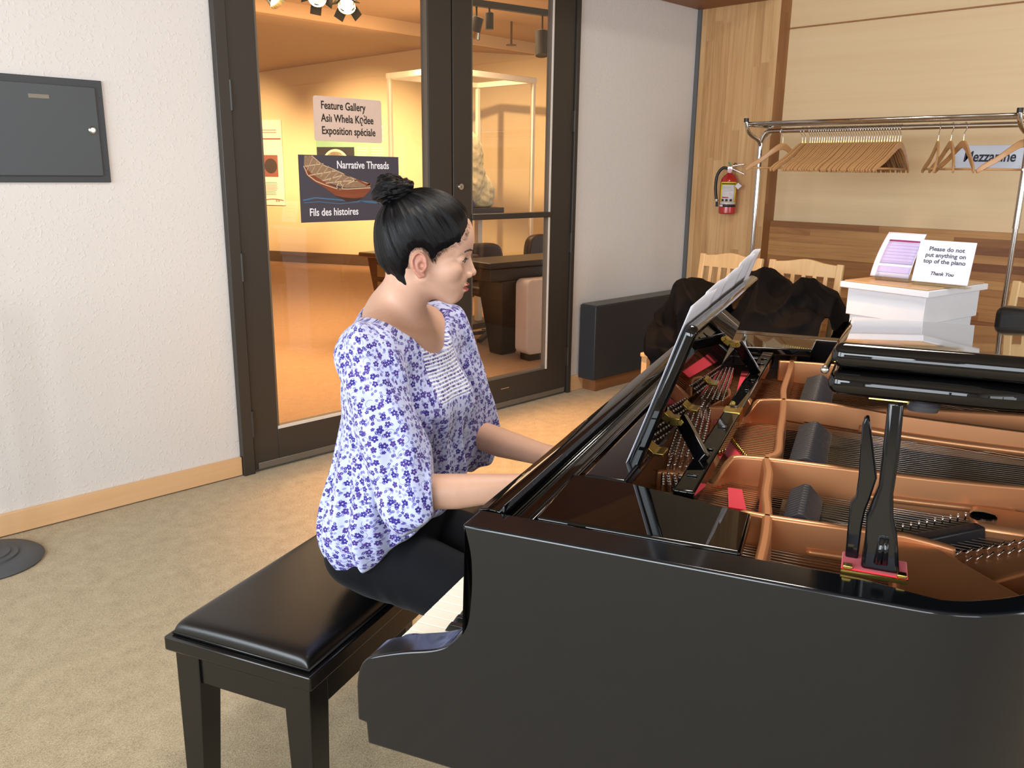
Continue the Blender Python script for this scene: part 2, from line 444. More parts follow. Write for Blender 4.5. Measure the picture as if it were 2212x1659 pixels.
# ================================================================ MATERIALS of the room
def m_wall(name, col, bump=0.5):
    n = NT(name); co = n.coord(); c = srgb(col)
    f = n.noise(co, 1.3, 3); n.l(n.mix(f, tuple(x*0.95 for x in c[:3])+(1,), tuple(min(1, x*1.03) for x in c[:3])+(1,)), n.b.inputs['Base Color'])
    n.b.inputs['Roughness'].default_value = 0.75; n.b.inputs['Specular IOR Level'].default_value = 0.25
    if bump:
        h = n.math('ADD', n.step(n.noise(co, 75, 2, 0.5), 0.55, 0.72), n.math('MULTIPLY', n.noise(co, 190, 2), 0.3))
        n.bump(h, bump, 0.0035)
    return n.m
M['wall'] = m_wall('textured_plaster', (214, 210, 207), 0.30)
M['wall2'] = m_wall('smooth_plaster', (214, 216, 217), 0.1)
def m_carpet(name, a, b, c):
    n = NT(name); co = n.coord()
    f1 = n.noise(co, 260, 2, 0.7); f2 = n.noise(co, 18, 4, 0.6); f3 = n.noise(n.mapping(co, (1, 2.2, 1)), 110, 3, 0.7)
    f = n.math('MULTIPLY_ADD', f1, 0.35, n.math('MULTIPLY_ADD', f3, 0.45, n.math('MULTIPLY', f2, 0.2)))
    n.l(n.ramp(f, [(0.33, srgb(a)), (0.47, srgb(b)), (0.62, srgb(c))]), n.b.inputs['Base Color'])
    n.b.inputs['Roughness'].default_value = 0.95; n.b.inputs['Specular IOR Level'].default_value = 0.1
    n.b.inputs['Sheen Weight'].default_value = 0.15
    n.bump(n.math('ADD', f1, f3), 0.5, 0.004); return n.m
M['carpet'] = m_carpet('carpet', (112, 99, 76), (166, 150, 120), (192, 177, 147))
M['gcarpet'] = m_carpet('gallery_carpet', (150, 112, 76), (176, 136, 94), (192, 152, 108))
M['pil'] = wood('fir_strip_vertical', [(150, 108, 66), (192, 150, 102), (214, 176, 128)], axis=2, strip=0.062, stripaxis=1, knots=True, var=0.22)
M['pilside'] = wood('fir_edge', [(128, 82, 46), (160, 112, 68)], axis=2, strip=0.06, stripaxis=0, var=0.3)
M['dado'] = wood('fir_strip_horizontal', [(116, 72, 40), (152, 104, 62), (188, 142, 88)], axis=1, strip=0.048, stripaxis=2, knots=True, var=0.5)
M['ply'] = wood('birch_plywood', [(212, 182, 140), (220, 193, 152), (226, 202, 164)], axis=1, grain=0.35, rough=0.4)
M['beam'] = wood('dark_beam', [(110, 70, 40), (150, 100, 62)], axis=0, rough=0.5)
M['basebd'] = wood('maple_baseboard', [(206, 164, 118), (224, 184, 140)], axis=0, grain=0.6, rough=0.4)
M['bronze'] = pmat('bronze_frame', (52, 47, 42), rough=0.42, metal=0.0, spec=0.45, var=0.04, vs=3)
M['bronzeE'] = pmat('bronze_edge', (112, 106, 96), rough=0.35, metal=0.3, var=0.03)
M['glass'] = glass('door_glass')
M['silver'] = pmat('satin_steel', (190, 190, 188), rough=0.25, metal=1.0)
M['steelbead'] = pmat('pale_bead', (214, 208, 200), rough=0.4)
M['ceil'] = m_wall('ceiling_paint', (150, 132, 110), 0)
M['darkgap'] = pmat('grey_caulk', (92, 93, 94), rough=0.9)
Y0 = 3.543
# ================================================================ ROOM SHELL
def struct(name, mb, mat, parent=None, **k):
    o = mb.build(name, mat, parent, **k)
    if parent is None: o['kind'] = 'structure'
    return o
struct('floor', MB().box(-3.0, 5.75, -4.0, Y0+0.02, -0.12, 0.0), M['carpet'])
wl = MB()
wl.box(-3.0, 1.766, Y0, Y0+0.16, 0, 3.4)
wl.box(1.766, 4.078, Y0, Y0+0.16, 2.57, 3.4)
wl.box(4.078, 5.40, Y0, Y0+0.16, 0, 3.4)
struct('wall_left', wl, M['wall'])
struct('ceiling', MB().box(-3.0, 5.75, -4.0, Y0+0.16, 3.4, 3.5), M['ceil'])
struct('ceiling_lamp_housing', MB().box(1.33, 2.47, 0.63, 1.17, 3.36, 3.40), M['bronzeE'])  # housing of the unseen ceiling lamp, added together with its area light
struct('wall_right', MB().box(5.50, 5.62, -4.0, 3.70, 1.095, 3.4), M['ply'])
t = MB().box(5.36, 5.56, 2.925, Y0-0.001, 0, 3.4)
pil = struct('trim_1', t, [M['pil'], M['pilside']])
for p in pil.data.polygons:
    if abs(p.normal.y) > 0.5: p.material_index = 1
struct('trim_2', MB().box(5.455, 5.505, -4.0, 2.924, 0, 1.095), M['dado'])
struct('trim_3', MB().box(5.345, 5.362, Y0-0.03, Y0+0.02, 0, 2.52), M['darkgap'])
struct('trim_4', MB().box(-3.0, 5.36, 2.93, Y0-0.001, 2.50, 2.86), M['beam'], bevel=0.008)
struct('trim_5', MB().box(5.490, 5.502, -4.0, 2.924, 2.331, 2.339), M['pilside'])
struct('baseboard_left', MB().box(-3.0, 1.764, Y0-0.02, Y0, 0.004, 0.092), M['basebd'], bevel=0.003)
bb = MB().box(4.082, 5.35, Y0-0.02, Y0, 0.0, 0.10)
struct('baseboard_back', bb, M['basebd'], bevel=0.003)
# walls and windows behind the camera
def windowed(name, horiz, fixed, a0, a1, wins, z0, z1):
    mb = MB(); th = 0.15
    def bx(u0, u1, za, zb):
        if horiz: mb.box(u0, u1, fixed-th, fixed, za, zb)
        else: mb.box(fixed-th, fixed, u0, u1, za, zb)
    bx(a0, a1, 0, z0); bx(a0, a1, z1, 3.4); u = a0
    for (p, q) in wins: bx(u, p, z0, z1); u = q
    bx(u, a1, z0, z1); struct(name, mb, M['wall'])
    for (p, q) in wins:
        f = MB(); w = 0.04
        for (u0, u1, za, zb) in ((p, p+w, z0, z1), (q-w, q, z0, z1), (p, q, z0, z0+w), (p, q, z1-w, z1), ((p+q)/2-w/2, (p+q)/2+w/2, z0, z1)):
            if horiz: f.box(u0, u1, fixed-0.10, fixed-0.05, za, zb)
            else: f.box(fixed-0.10, fixed-0.05, u0, u1, za, zb)
        struct('window_%d' % (1+len([o for o in COL.objects if o.name.startswith('window_') and o.type == 'MESH'])), f, M['bronze'])
windowed('wall_side', False, -3.0, -4.0, Y0, [(-3.2, -1.3), (-1.0, 0.9), (1.1, 3.0)], 0.7, 2.9)
windowed('wall_behind', True, -4.0, -3.0, 5.5, [(-2.2, -0.2), (1.6, 3.6)], 0.9, 2.6)
# door frame
fr = MB()
fr.box(1.766, 1.822, Y0-0.035, Y0+0.15, 0, 2.57); fr.box(4.046, 4.078, Y0-0.035, Y0+0.15, 0, 2.57)
fr.box(1.766, 4.078, Y0-0.035, Y0+0.15, 2.51, 2.57)
dfr = struct('trim_6', fr, M['bronze'], bevel=0.003)
MB().box(1.822, 4.046, Y0-0.01, Y0+0.12, 0.0, 0.012).build('threshold', M['bronzeE'], dfr, bevel=0.003)
def door(n, x0, x1, gx0, gx1, hinge_x, cross=None):
    d = empty('door_%d' % n, (x0, Y0, 0), kind='structure')
    y0, y1 = -0.022, 0.026; W = x1-x0; a, b = gx0-x0, gx1-x0; zt = 2.50; gb = 0.19; gt = 2.42
    m = MB()
    m.box(0.003, a, y0, y1, 0.016, zt); m.box(b, W-0.003, y0, y1, 0.016, zt)
    m.box(a, b, y0, y1, 0.016, gb); m.box(a, b, y0, y1, gt, zt)
    m.build('door_frame', M['bronze'], d, bevel=0.0025)
    q = MB(); s = 0.012
    q.box(a, a+s, y0+0.006, y1-0.006, gb, gt); q.box(b-s, b, y0+0.006, y1-0.006, gb, gt)
    q.box(a+s, b-s, y0+0.006, y1-0.006, gb, gb+s); q.box(a+s, b-s, y0+0.006, y1-0.006, gt-s, gt)
    q.build('glazing_bead', M['bronzeE'], d)
    MB().box(a+0.004, b-0.004, -0.001, 0.005, gb+0.003, gt-0.003).build('glass_pane', M['glass'], d)
    if n == 1: MB().box(a+0.001, b-0.001, y0-0.002, y0+0.006, gb+0.0005, gb+0.014).build('glazing_strip', M['steelbead'], d)
    else: MB().box(b-0.010, b-0.001, y0-0.002, y0+0.006, gb+0.002, gt-0.002).build('glazing_strip', M['steelbead'], d)
    sw = MB().box(0.02, W-0.02, y0-0.006, y0, 0.014, 0.045); sw.build('door_sweep', M['bronzeE'], d, bevel=0.002)
    hx = hinge_x-x0
    for z in (0.245, 0.972, 1.70):
        h = MB(); h.cyl((hx, y0-0.010, z-0.062), (hx, y0-0.010, z+0.062), 0.008, 10)
        h.box(hx-0.016, hx+0.016, y0-0.006, y0, z-0.06, z+0.06)
        h.build('hinge', M['bronze'], d, smooth='auto')
    if cross:
        MB().box(a-0.003, b+0.003, y0-0.012, y1+0.012, cross[0], cross[1]).build('push_bar', M['bronze'], d, bevel=0.004)
        k = MB().lathe([(0.0, 0.0), (0.019, 0.0), (0.019, 0.008), (0.0165, 0.012), (0.0, 0.012)], (3.127-x0, y0, 1.318), 24, (0, -1, 0))
        lk = k.build('lock_cylinder', M['silver'], d, smooth='auto')
        MB().box(3.127-x0-0.0015, 3.127-x0+0.0015, y0-0.0135, y0-0.011, 1.312, 1.324).build('keyhole', M['bronze'], lk)
        MB().box(3.45-x0, 3.52-x0, y0-0.001, y0+0.003, 0.125, 0.130).build('scuff_plate', M['silver'], d)
    return d
dl = door(1, 1.824, 3.072, 1.957, 2.912, 1.822)
dr = door(2, 3.076, 4.044, 3.212, 3.856, 4.046, (1.136, 1.167))
# ---------------------------------------------------------------- electrical panel
M['panelgrey'] = pmat('dark_grey_enamel', (70, 74, 78), rough=0.45, spec=0.4, var=0.05, vs=4, bump=0.05, bs=60)
M['panelgrey2'] = pmat('darker_grey_enamel', (58, 61, 65), rough=0.5, spec=0.4, var=0.05, vs=4)
ep = empty('electrical_panel', (1.303, Y0, 1.34), 0, 'dark grey metal electrical panel cover set in the pale textured wall', 'electrical panel')
m = MB(); m.box(-0.62, 0.0, -0.012, 0.0, 0.0, 0.378); m.build('cover_frame', M['panelgrey2'], ep, bevel=0.002)
dd = MB().box(-0.585, -0.028, -0.020, -0.0125, 0.024, 0.352).build('panel_door', M['panelgrey'], ep, bevel=0.003)
MB().lathe([(0, 0), (0.014, 0), (0.014, 0.004), (0.009, 0.008), (0, 0.008)], (-0.055, -0.020, 0.195), 20, (0, -1, 0)).build('lock', M['silver'], dd, smooth='auto')
M['label_metal'] = pmat('tarnished_label', (120, 112, 100), rough=0.4, metal=0.6)
MB().box(-0.265, -0.195, -0.0215, -0.020, 0.300, 0.314).build('maker_plate', M['label_metal'], dd)
for z in (0.05, 0.155, 0.32): MB().lathe([(0, 0), (0.004, 0), (0.003, 0.002), (0, 0.002)], (-0.013, -0.012, z), 10, (0, -1, 0)).build('screw', M['panelgrey'], ep)
# ---------------------------------------------------------------- stanchion base on the carpet
M['rubber'] = pmat('grey_rubber', (74, 76, 80), rough=0.6, bump=0.2, bs=40)
sb = MB().lathe([(0, 0), (0.178, 0), (0.182, 0.006), (0.17, 0.016), (0.13, 0.022), (0.10, 0.024), (0.098, 0.030), (0.075, 0.031), (0.073, 0.036), (0.03, 0.037), (0.026, 0.045), (0.0, 0.045)], (0, 0, 0), 48)
st = empty('stanchion_base', (0.66, 3.325, 0.0), 0, 'round dark grey rubber floor disc on the carpet by the baseboard', 'floor base')
sb.build('disc', M['rubber'], st, smooth='auto')
MB().cyl((0, 0, 0.045), (0, 0, 0.95), 0.016, 16).build('post', M['panelgrey'], st, smooth='auto')
# ---------------------------------------------------------------- baseboard heater
M['heater'] = pmat('black_heater_enamel', (46, 48, 52), rough=0.5, spec=0.4, var=0.08, vs=30, bump=0.1, bs=300)
M['heatertop'] = pmat('heater_grille', (96, 96, 94), rough=0.5)
ht = empty('convector_heater', (4.165, Y0, 0.0), 0, 'long black convector heater cabinet on the wall below the window wall end', 'heater')
ht['label'] = 'long black convector heater cabinet on the wall right of the glass doors'
h = MB(); h.box(0, 1.17, -0.155, -0.021, 0.085, 0.572); h.build('cabinet', M['heater'], ht, bevel=0.006)
MB().box(0.015, 1.16, -0.148, -0.025, 0.572, 0.578).build('top_grille', M['heatertop'], ht, bevel=0.002)
MB().box(0.05, 1.15, -0.13, -0.021, 0.0, 0.085).build('plinth', M['beam'], ht)
# ================================================================ GALLERY behind the glass doors
M['gwall'] = m_wall('cream_gallery_wall', (232, 206, 158), 0.05)
M['gceil'] = pmat('tan_gallery_ceiling', (176, 140, 100), rough=0.8)
M['gfascia'] = pmat('pale_bulkhead', (226, 190, 140), rough=0.8)
M['gstrip'] = pmat('dark_brown_skirting', (92, 68, 46), rough=0.6)
M['matblack'] = pmat('matt_black_metal', (38, 35, 32), rough=0.5, var=0.05)
M['lamp_on'] = emit('lit_lamp', (255, 236, 190), 30.0)
M['reflector'] = pmat('polished_reflector', (240, 225, 190), rough=0.15, metal=1.0)
struct('floor_gallery', MB().box(-1.0, 11.0, Y0+0.02, 17.0, -0.12, -0.001), M['gcarpet'])
gd = Vector((0.4508, -0.8926, 0)); gn = Vector((0.8926, 0.4508, 0)); g0 = Vector((6.702, 12.137, 0))
a_ = g0-gd*5.0; b_ = g0+gd*8.5
m = MB(); m.poly3([a_+Vector((0, 0, 3.6)), b_+Vector((0, 0, 3.6)), b_+gn*0.15+Vector((0, 0, 3.6)), a_+gn*0.15+Vector((0, 0, 3.6))], [a_, b_, b_+gn*0.15, a_+gn*0.15])
struct('wall_far', m, M['gwall'])
m = MB(); s0, s1 = a_-gn*0.02, b_-gn*0.02
m.poly3([s0+Vector((0, 0, 0.16)), s1+Vector((0, 0, 0.16)), s1+gn*0.019+Vector((0, 0, 0.16)), s0+gn*0.019+Vector((0, 0, 0.16))], [s0, s1, s1+gn*0.019, s0+gn*0.019])
struct('baseboard_far', m, M['gstrip'])
struct('wall_gallery_left', MB().box(-1.1, -1.0, Y0+0.16, 17.0, 0, 3.6), M['gwall'])
# bulkhead: pale fascia and sloping soffit down to the far wall
struct('trim_7', MB().box(-1.0, 11.0, 8.20, 8.26, 2.92, 3.05), M['gfascia'])
sof = [(-1.0, 8.26, 2.92), (11.0, 8.26, 2.92), (11.0, 3.7, 3.60), (7.938, 9.69, 3.05), (6.72, 12.102, 2.796), (3.5, 18.5, 2.1), (-1, 18.5, 2.1)]
m = MB()
m.add([(-1, 8.255, 2.92), (8.7, 8.255, 2.92), (7.97, 9.73, 3.05), (6.75, 12.15, 2.796), (3.6, 18.4, 2.14), (-1, 18.4, 2.14)], [(0, 1, 2), (0, 2, 3), (0, 3, 4, 5)])
o = struct('trim_8', m, M['gceil'], solid=0.03)
struct('ceiling_gallery', MB().box(-1.0, 11.0, Y0+0.16, 8.24, 3.05, 3.15), M['gceil'])
# ---- wall panels
M['poster_white'] = pmat('exhibit_panel_white', (238, 228, 205), rough=0.5)
M['poster_green'] = pmat('exhibit_panel_green', (150, 196, 150), rough=0.5)
M['ink_red'] = pmat('ink_rust', (146, 82, 60), rough=0.6)
M['ink_dark'] = pmat('ink_dark_brown', (62, 44, 34), rough=0.6)
M['ink_text'] = pmat('ink_grey', (166, 150, 128), rough=0.6)
M['ink_cream'] = pmat('ink_cream', (232, 232, 190), rough=0.6)
def wall_frame(px, z):   # origin on the far wall face; local x to the right, y up, z out
    p = g0+gd*px-gn*0.004; return frame((p.x, p.y, z), gd, (0, 0, 1))
p1 = empty('exhibit_panel', label='tall white exhibit panel with a dark oval photo on the far gallery wall', cat='poster'); p1.matrix_world = wall_frame(0.0, 0.86)
def flat(mb, x0, x1, y0, y1, z): return mb.box(x0, x1, y0, y1, 0, z)
flat(MB(), -0.45, 0.42, 0, 1.25, 0.02).build('board', M['poster_white'], p1)
m = MB(); m.box(-0.45, 0.40, 0.965, 0.985, 0.02, 0.0215); m.box(0.08, 0.33, 0.42, 0.74, 0.02, 0.0215); m.box(-0.04, 0.06, 0.18, 0.36, 0.02, 0.0215)
m.tube([(x, 0.06+0.03*math.sin(x*7), 0.021) for x in np.linspace(-0.4, 0.4, 14)], 0.006, 4); m.build('rust_print', M['ink_red'], p1)
m = MB(); m.lathe([(0, 0), (0.11, 0), (0.11, 0.001), (0, 0.001)], (0.205, 0.58, 0.0215), 28, (0, 0, 1)); m.build('oval_photo', M['ink_dark'], p1)
m = MB(); random.seed(4)
for i in range(9): m.box(0.09, 0.31-random.random()*0.05, 0.33-i*0.022, 0.34-i*0.022, 0.02, 0.0212)
for i in range(2): m.box(0.0, 0.33, 1.06+i*0.035, 1.075+i*0.035, 0.02, 0.0212)
m.box(0.26, 0.29, 0.05, 0.08, 0.02, 0.0212); m.box(0.30, 0.33, 0.05, 0.08, 0.02, 0.0212)
m.build('print_lines', M['ink_text'], p1)
# small red ladder shape in front of it
m = MB()
m.tube([(-0.06, 0.68, 0.06), (-0.05, 1.05, 0.06)], 0.008, 6); m.tube([(0.02, 0.70, 0.06), (-0.02, 1.03, 0.06)], 0.008, 6)
for k in range(5): m.tube([(-0.058, 0.72+k*0.07, 0.06), (0.012-k*0.006, 0.72+k*0.07, 0.06)], 0.006, 6)
o = m.build('wall_rack', M['ink_red'], p1)
p2 = empty('exhibit_panel', label='wide green exhibit panel with a round rust picture behind the door posters', cat='poster'); p2.matrix_world = wall_frame(1.45, 1.2)
flat(MB(), -0.45, 0.75, 0, 0.93, 0.02).build('board', M['poster_green'], p2)
M['ink_black'] = pmat('ink_starry_black', (40, 36, 34), rough=0.5, var=0.3, vs=60)
m = MB(); m.box(-0.44, 0.18, -0.1, 0.52, 0.02, 0.022); m.build('dark_picture', M['ink_black'], p2)
m = MB(); m.lathe([(0, 0), (0.19, 0), (0.19, 0.001), (0, 0.001)], (-0.13, 0.27, 0.022), 32, (0, 0, 1)); m.build('round_picture', M['ink_red'], p2)
m = MB()
m.lathe([(0.205, 0), (0.222, 0), (0.222, 0.001), (0.205, 0.001)], (-0.13, 0.27, 0.022), 40, (0, 0, 1))
m.build('bead_ring', M['ink_cream'], p2)
m = MB()
for i in range(9):
    m.box(0.22, 0.42-random.random()*0.05, 0.50-i*0.035, 0.515-i*0.035, 0.02, 0.0212); m.box(0.46, 0.68-random.random()*0.05, 0.50-i*0.035, 0.515-i*0.035, 0.02, 0.0212)
for z in (0.62, 0.70, 0.78): m.box(0.58, 0.66, z, z+0.04, 0.02, 0.0212)
m.build('print_lines', M['ink_cream'], p2)
p3 = empty('exhibit_panel', label='narrow cream exhibit panel on the far wall seen inside the left of the glass case', cat='poster'); p3.matrix_world = wall_frame(3.0, 0.95)
flat(MB(), -0.1, 0.6, 0, 1.25, 0.02).build('board', M['poster_white'], p3)
m = MB(); m.box(0.05, 0.2, 0.55, 0.85, 0.02, 0.022); m.box(0.22, 0.45, 0.9, 0.93, 0.02, 0.022); m.build('rust_print', M['ink_red'], p3)
# ---- glass display case
M['caseframe'] = pmat('pale_case_frame', (236, 222, 196), rough=0.35)
M['glass2'] = glass('case_glass', (0.97, 0.98, 0.96), 0.6)
dc = empty('display_case', (6.15, 7.17, 0), 0, 'tall glass display case with a pale frame in the gallery', 'display case')
def postbox(p, x, y): p.box(x-0.022, x+0.022, y-0.022, y+0.022, 0.3, 2.42)
for x, y in ((0, 0), (1.36, 0), (0.0, 0.95), (1.36, 0.95)):
    q = MB(); postbox(q, x, y); q.build('corner_post', M['caseframe'], dc, bevel=0.004)
q = MB(); q.box(-0.03, 1.39, -0.03, 0.03, 2.40, 2.46); q.box(-0.03, 1.39, 0.92, 0.98, 2.40, 2.46); q.box(-0.03, 0.03, 0.03, 0.92, 2.40, 2.46); q.box(1.33, 1.39, 0.03, 0.92, 2.40, 2.46)
q.build('top_rail', M['caseframe'], dc, bevel=0.004)
MB().box(-0.04, 1.40, -0.04, 0.99, 0.0, 0.30).build('plinth', M['gstrip'], dc, bevel=0.01)
q = MB(); q.box(0.022, 1.338, -0.004, 0.004, 0.3, 2.4); q.build('glass_pane', M['glass2'], dc)
q = MB(); q.box(-0.004, 0.004, 0.022, 0.928, 0.3, 2.4); q.build('glass_pane', M['glass2'], dc)
# ---- pedestal with the pale hide and a small bag
M['blackshelf'] = pmat('dark_shelf', (54, 48, 42), rough=0.5)
pd = empty('display_pedestal', (5.18, 5.75, 0), 0, 'dark topped display pedestal holding the pale furry hide', 'pedestal')
MB().box(-0.40, 0.31, -0.17, 0.22, 0.985, 1.085).build('top_shelf', M['blackshelf'], pd, bevel=0.004)
MB().box(-0.25, -0.20, -0.05, 0.0, 0.0, 0.984).build('post', M['caseframe'], pd); MB().box(0.10, 0.15, -0.05, 0.0, 0.0, 0.984).build('post', M['caseframe'], pd)
MB().box(-0.35, 0.28, -0.15, 0.2, 0.0, 0.05).build('base', M['blackshelf'], pd)
M['bagred'] = pmat('red_beadwork', (170, 52, 44), rough=0.7, bump=0.4, bs=120); M['bagblue'] = pmat('blue_beadwork', (58, 58, 110), rough=0.7)
bg_ = empty('beaded_bag', (5.085, 5.62, 1.086), 0, 'small red and blue bag with a loop handle beside the pale hide', 'bag')
m = MB(); m.prism([(-0.085, 0), (0.0, 0), (-0.01, 0.09), (-0.045, 0.13), (-0.08, 0.06)], -0.02, 0.02, 'y'); m.build('bag_body', M['bagred'], bg_, bevel=0.008)
m = MB(); m.prism([(0.001, 0), (0.065, 0), (0.06, 0.05), (0.02, 0.09), (0.001, 0.085)], -0.021, 0.021, 'y'); m.build('side_panel', M['bagblue'], bg_, bevel=0.008)
m = MB(); m.tube(spline([(-0.07, 0, 0.05), (-0.05, 0, 0.16), (-0.02, 0, 0.235), (0.01, 0, 0.15), (0.03, 0, 0.07)], 6), 0.006, 6); m.build('handle', M['bagred'], bg_, smooth=True)
# ---- reception desk (brown) and black table, chairs, pale appliance
M['deskbrown'] = wood('brown_desk', [(84, 56, 34), (116, 80, 50)], axis=0, rough=0.35, coat=0.2)
M['deskpanel'] = pmat('tan_desk_panel', (150, 118, 74), rough=0.4)
dk = empty('reception_desk', (4.08, 5.74, 0), R(-80), 'brown reception desk with tan side panels behind the pianist', 'desk')
MB().box(-0.06, 0.80, -0.04, 0.46, 0.71, 0.75).build('desk_top', M['deskbrown'], dk, bevel=0.01)
m = MB(); m.poly3([(0, 0, 0.709), (0.76, 0, 0.709), (0.76, 0.42, 0.709), (0, 0.42, 0.709)], [(0.14, 0.03, 0.0), (0.72, 0.03, 0.0), (0.72, 0.38, 0.0), (0.14, 0.38, 0.0)])
m.build('desk_body', M['deskbrown'], dk, bevel=0.006)
for z0, z1 in ((0.56, 0.66), (0.40, 0.52)): MB().box(0.12, 0.60, -0.012, 0.03, z0, z1).build('side_panel', M['deskpanel'], dk, bevel=0.003)
M['leather'] = pmat('black_leather', (34, 30, 28), rough=0.4, spec=0.5, bump=0.1, bs=90)
tb = empty('black_table', (4.42, 4.62, 0), R(-4), 'black pedestal table in the gallery left of the pinkish appliance', 'table')
MB().box(-0.12, 0.85, -0.13, 0.28, 0.70, 0.745).build('table_top', M['leather'], tb, bevel=0.01)
MB().box(-0.10, 0.83, -0.11, 0.26, 0.60, 0.70).build('apron', M['leather'], tb, bevel=0.01)
m = MB(); m.poly3([(0.0, -0.12, 0.6), (0.40, -0.12, 0.6), (0.40, 0.18, 0.6), (0.0, 0.18, 0.6)], [(0.12, 0.02, 0), (0.27, 0.02, 0), (0.27, 0.17, 0), (0.12, 0.17, 0)])
m.build('pedestal', M['leather'], tb, bevel=0.01)
M['leather2'] = pmat('dark_brown_leather', (58, 44, 34), rough=0.4, bump=0.1, bs=90)
def office_chair(x, y, rz, top, wd, lab):
    c = empty('office_chair', (x, y, 0), rz, lab, 'chair', 'dark office chairs in the gallery')
    pts = spline([(-wd, top-0.34, 0), (-wd*0.98, top-0.10, 0), (-wd*0.72, top-0.01, 0), (0, top, 0), (wd*0.72, top-0.01, 0), (wd*0.98, top-0.10, 0), (wd, top-0.34, 0)], 5)
    m = MB(); m.prism([(p.x, p.y) for p in pts], -0.05, 0.05, 'y'); m.build('backrest', M['leather2'], c, bevel=0.03, seg=3)
    MB().box(-wd, wd, -0.45, -0.02, 0.40, 0.48).build('seat', M['leather2'], c, bevel=0.03)
    MB().cyl((0, -0.22, 0.06), (0, -0.22, 0.40), 0.03, 12).build('column', M['matblack'], c)
    m = MB()
    for k in range(5): a = 2*PI*k/5; m.bar((0, -0.22, 0.07), (0.26*math.cos(a), -0.22+0.26*math.sin(a), 0.03), 0.04, 0.03)
    m.build('star_base', M['matblack'], c)
    return c
office_chair(4.98, 5.38, R(-12), 0.80, 0.24, 'dark leather office chair with rounded back nearest the black table')
office_chair(5.92, 5.42, R(-12), 0.84, 0.26, 'dark square backed office chair farther right behind the black table')
M['appliance'] = pmat('white_plastic_appliance', (228, 214, 206), rough=0.45)
ap = empty('air_purifier', (4.50, 4.33, 0), R(-8), 'pinkish white rounded upright appliance on the gallery carpet', 'appliance')
pts = []
for cx_, cz_, a0 in ((0.37, 0.57, 0), (0.06, 0.57, 90), (0.06, 0.10, 180), (0.37, 0.10, 270)):
    for k in range(7): a = R(a0+15*k); pts.append((cx_+0.05*math.cos(a), cz_+0.05*math.sin(a)))
MB().prism(pts, 0, 0.15, 'y').build('casing', M['appliance'], ap, bevel=0.012, seg=3)
MB().box(0.15, 0.195, -0.002, 0.0, 0.17, 0.215).build('label_plate', M['ink_dark'], ap)
MB().box(0.17, 0.19, -0.002, 0.0, 0.545, 0.555).build('badge', M['ink_dark'], ap)
MB().box(0.05, 0.38, 0.02, 0.13, 0.0, 0.05).build('foot', M['matblack'], ap)
# ---- track lights
tr = empty('lighting_track', (0, 0, 0), 0, 'long black lighting track across the gallery ceiling at the right door', 'lighting track')
m = MB(); m.bar((4.2, 5.58, 2.72), (6.6, 5.13, 2.72), 0.045, 0.05); m.build('rail', M['matblack'], tr)
m = MB(); m.cyl((4.4, 5.54, 2.74), (4.4, 5.54, 3.06), 0.008, 8); m.build('hanger_rod', M['matblack'], tr); m = MB(); m.cyl((6.4, 5.17, 2.74), (6.4, 5.17, 3.06), 0.008, 8); m.build('hanger_rod', M['matblack'], tr)
m = MB(); m.bar((2.2, 5.5, 2.80), (4.1, 5.45, 2.80), 0.045, 0.05)
tr2 = empty('lighting_track', (0, 0, 0), 0, 'black lighting track above the bright spotlights at the left door', 'lighting track')
m.build('rail', M['matblack'], tr2); m = MB(); m.cyl((2.6, 5.49, 2.8), (2.6, 5.49, 3.06), 0.008, 8); m.build('hanger_rod', M['matblack'], tr2)
def track_lamp(pos, aim, ln, rad, lab, lit, doors=True, top=2.70):
    pos = Vector(pos); d = (Vector(aim)-pos).normalized()
    L = empty('track_spotlight', pos, 0, lab, 'spotlight', 'track spotlights in the gallery')
    e = d.orthogonal().normalized(); f = d.cross(e)
    MB().tube([-d*ln*0.5, -d*ln*0.45, d*ln*0.5], [rad*0.7, rad, rad], 20).build('lamp_housing', M['matblack'], L, smooth='auto')
    MB().cyl((0, 0, 0), (0, 0, top-pos.z), 0.008, 8).build('stem', M['matblack'], L)
    if lit:
        MB().lathe([(0, 0), (rad*0.9, 0), (rad*0.9, 0.004), (0, 0.004)], d*(ln*0.5+0.001), 20, d).build('lamp_face', M['lamp_on'], L)
        MB().lathe([(rad*1.02, 0), (rad*1.25, 0.05), (rad*1.27, 0.05), (rad*1.04, 0)], d*(ln*0.5), 20, d).build('reflector_ring', M['reflector'], L)
    if doors:
        for k in range(4):
            a = PI/4+k*PI/2; r_ = e*math.cos(a)+f*math.sin(a); s_ = d.cross(r_)
            c = d*(ln*0.5+0.055)+r_*(rad*1.55)
            q = MB(); q.obox(c, (d+r_*0.9), s_, (d+r_*0.9).cross(s_), 0.038, rad*0.75, 0.0015); q.build('barn_door', M['matblack'], L)
    return L
track_lamp((3.56, 5.5, 2.62), (2.6, 4.2, 1.5), 0.16, 0.05, 'left of the two glaring track spotlights with barn doors at the door top', True, top=2.8)
track_lamp((3.80, 5.5, 2.62), (3.0, 4.4, 1.2), 0.16, 0.05, 'right of the two glaring track spotlights with barn doors at the door top', True, top=2.8)
track_lamp((3.14, 5.5, 2.58), (3.4, 5.0, 2.1), 0.18, 0.055, 'track spotlight with a pale rim at the top left of the left door', True, False, top=2.8)
track_lamp((5.01, 5.435, 2.56), (4.9, 5.6, 1.8), 0.12, 0.045, 'short cylinder spotlight with lit ribs at the left end of the right door', True, False)
track_lamp((5.13, 5.41, 2.60), (5.13, 5.41, 2.0), 0.13, 0.035, 'small dark box shaped spotlight beside the ribbed one', False, False)
track_lamp((5.66, 5.31, 2.475), (5.58, 5.2, 1.8), 0.21, 0.058, 'dark cylinder spotlight hanging at the right of the right door', False, False)

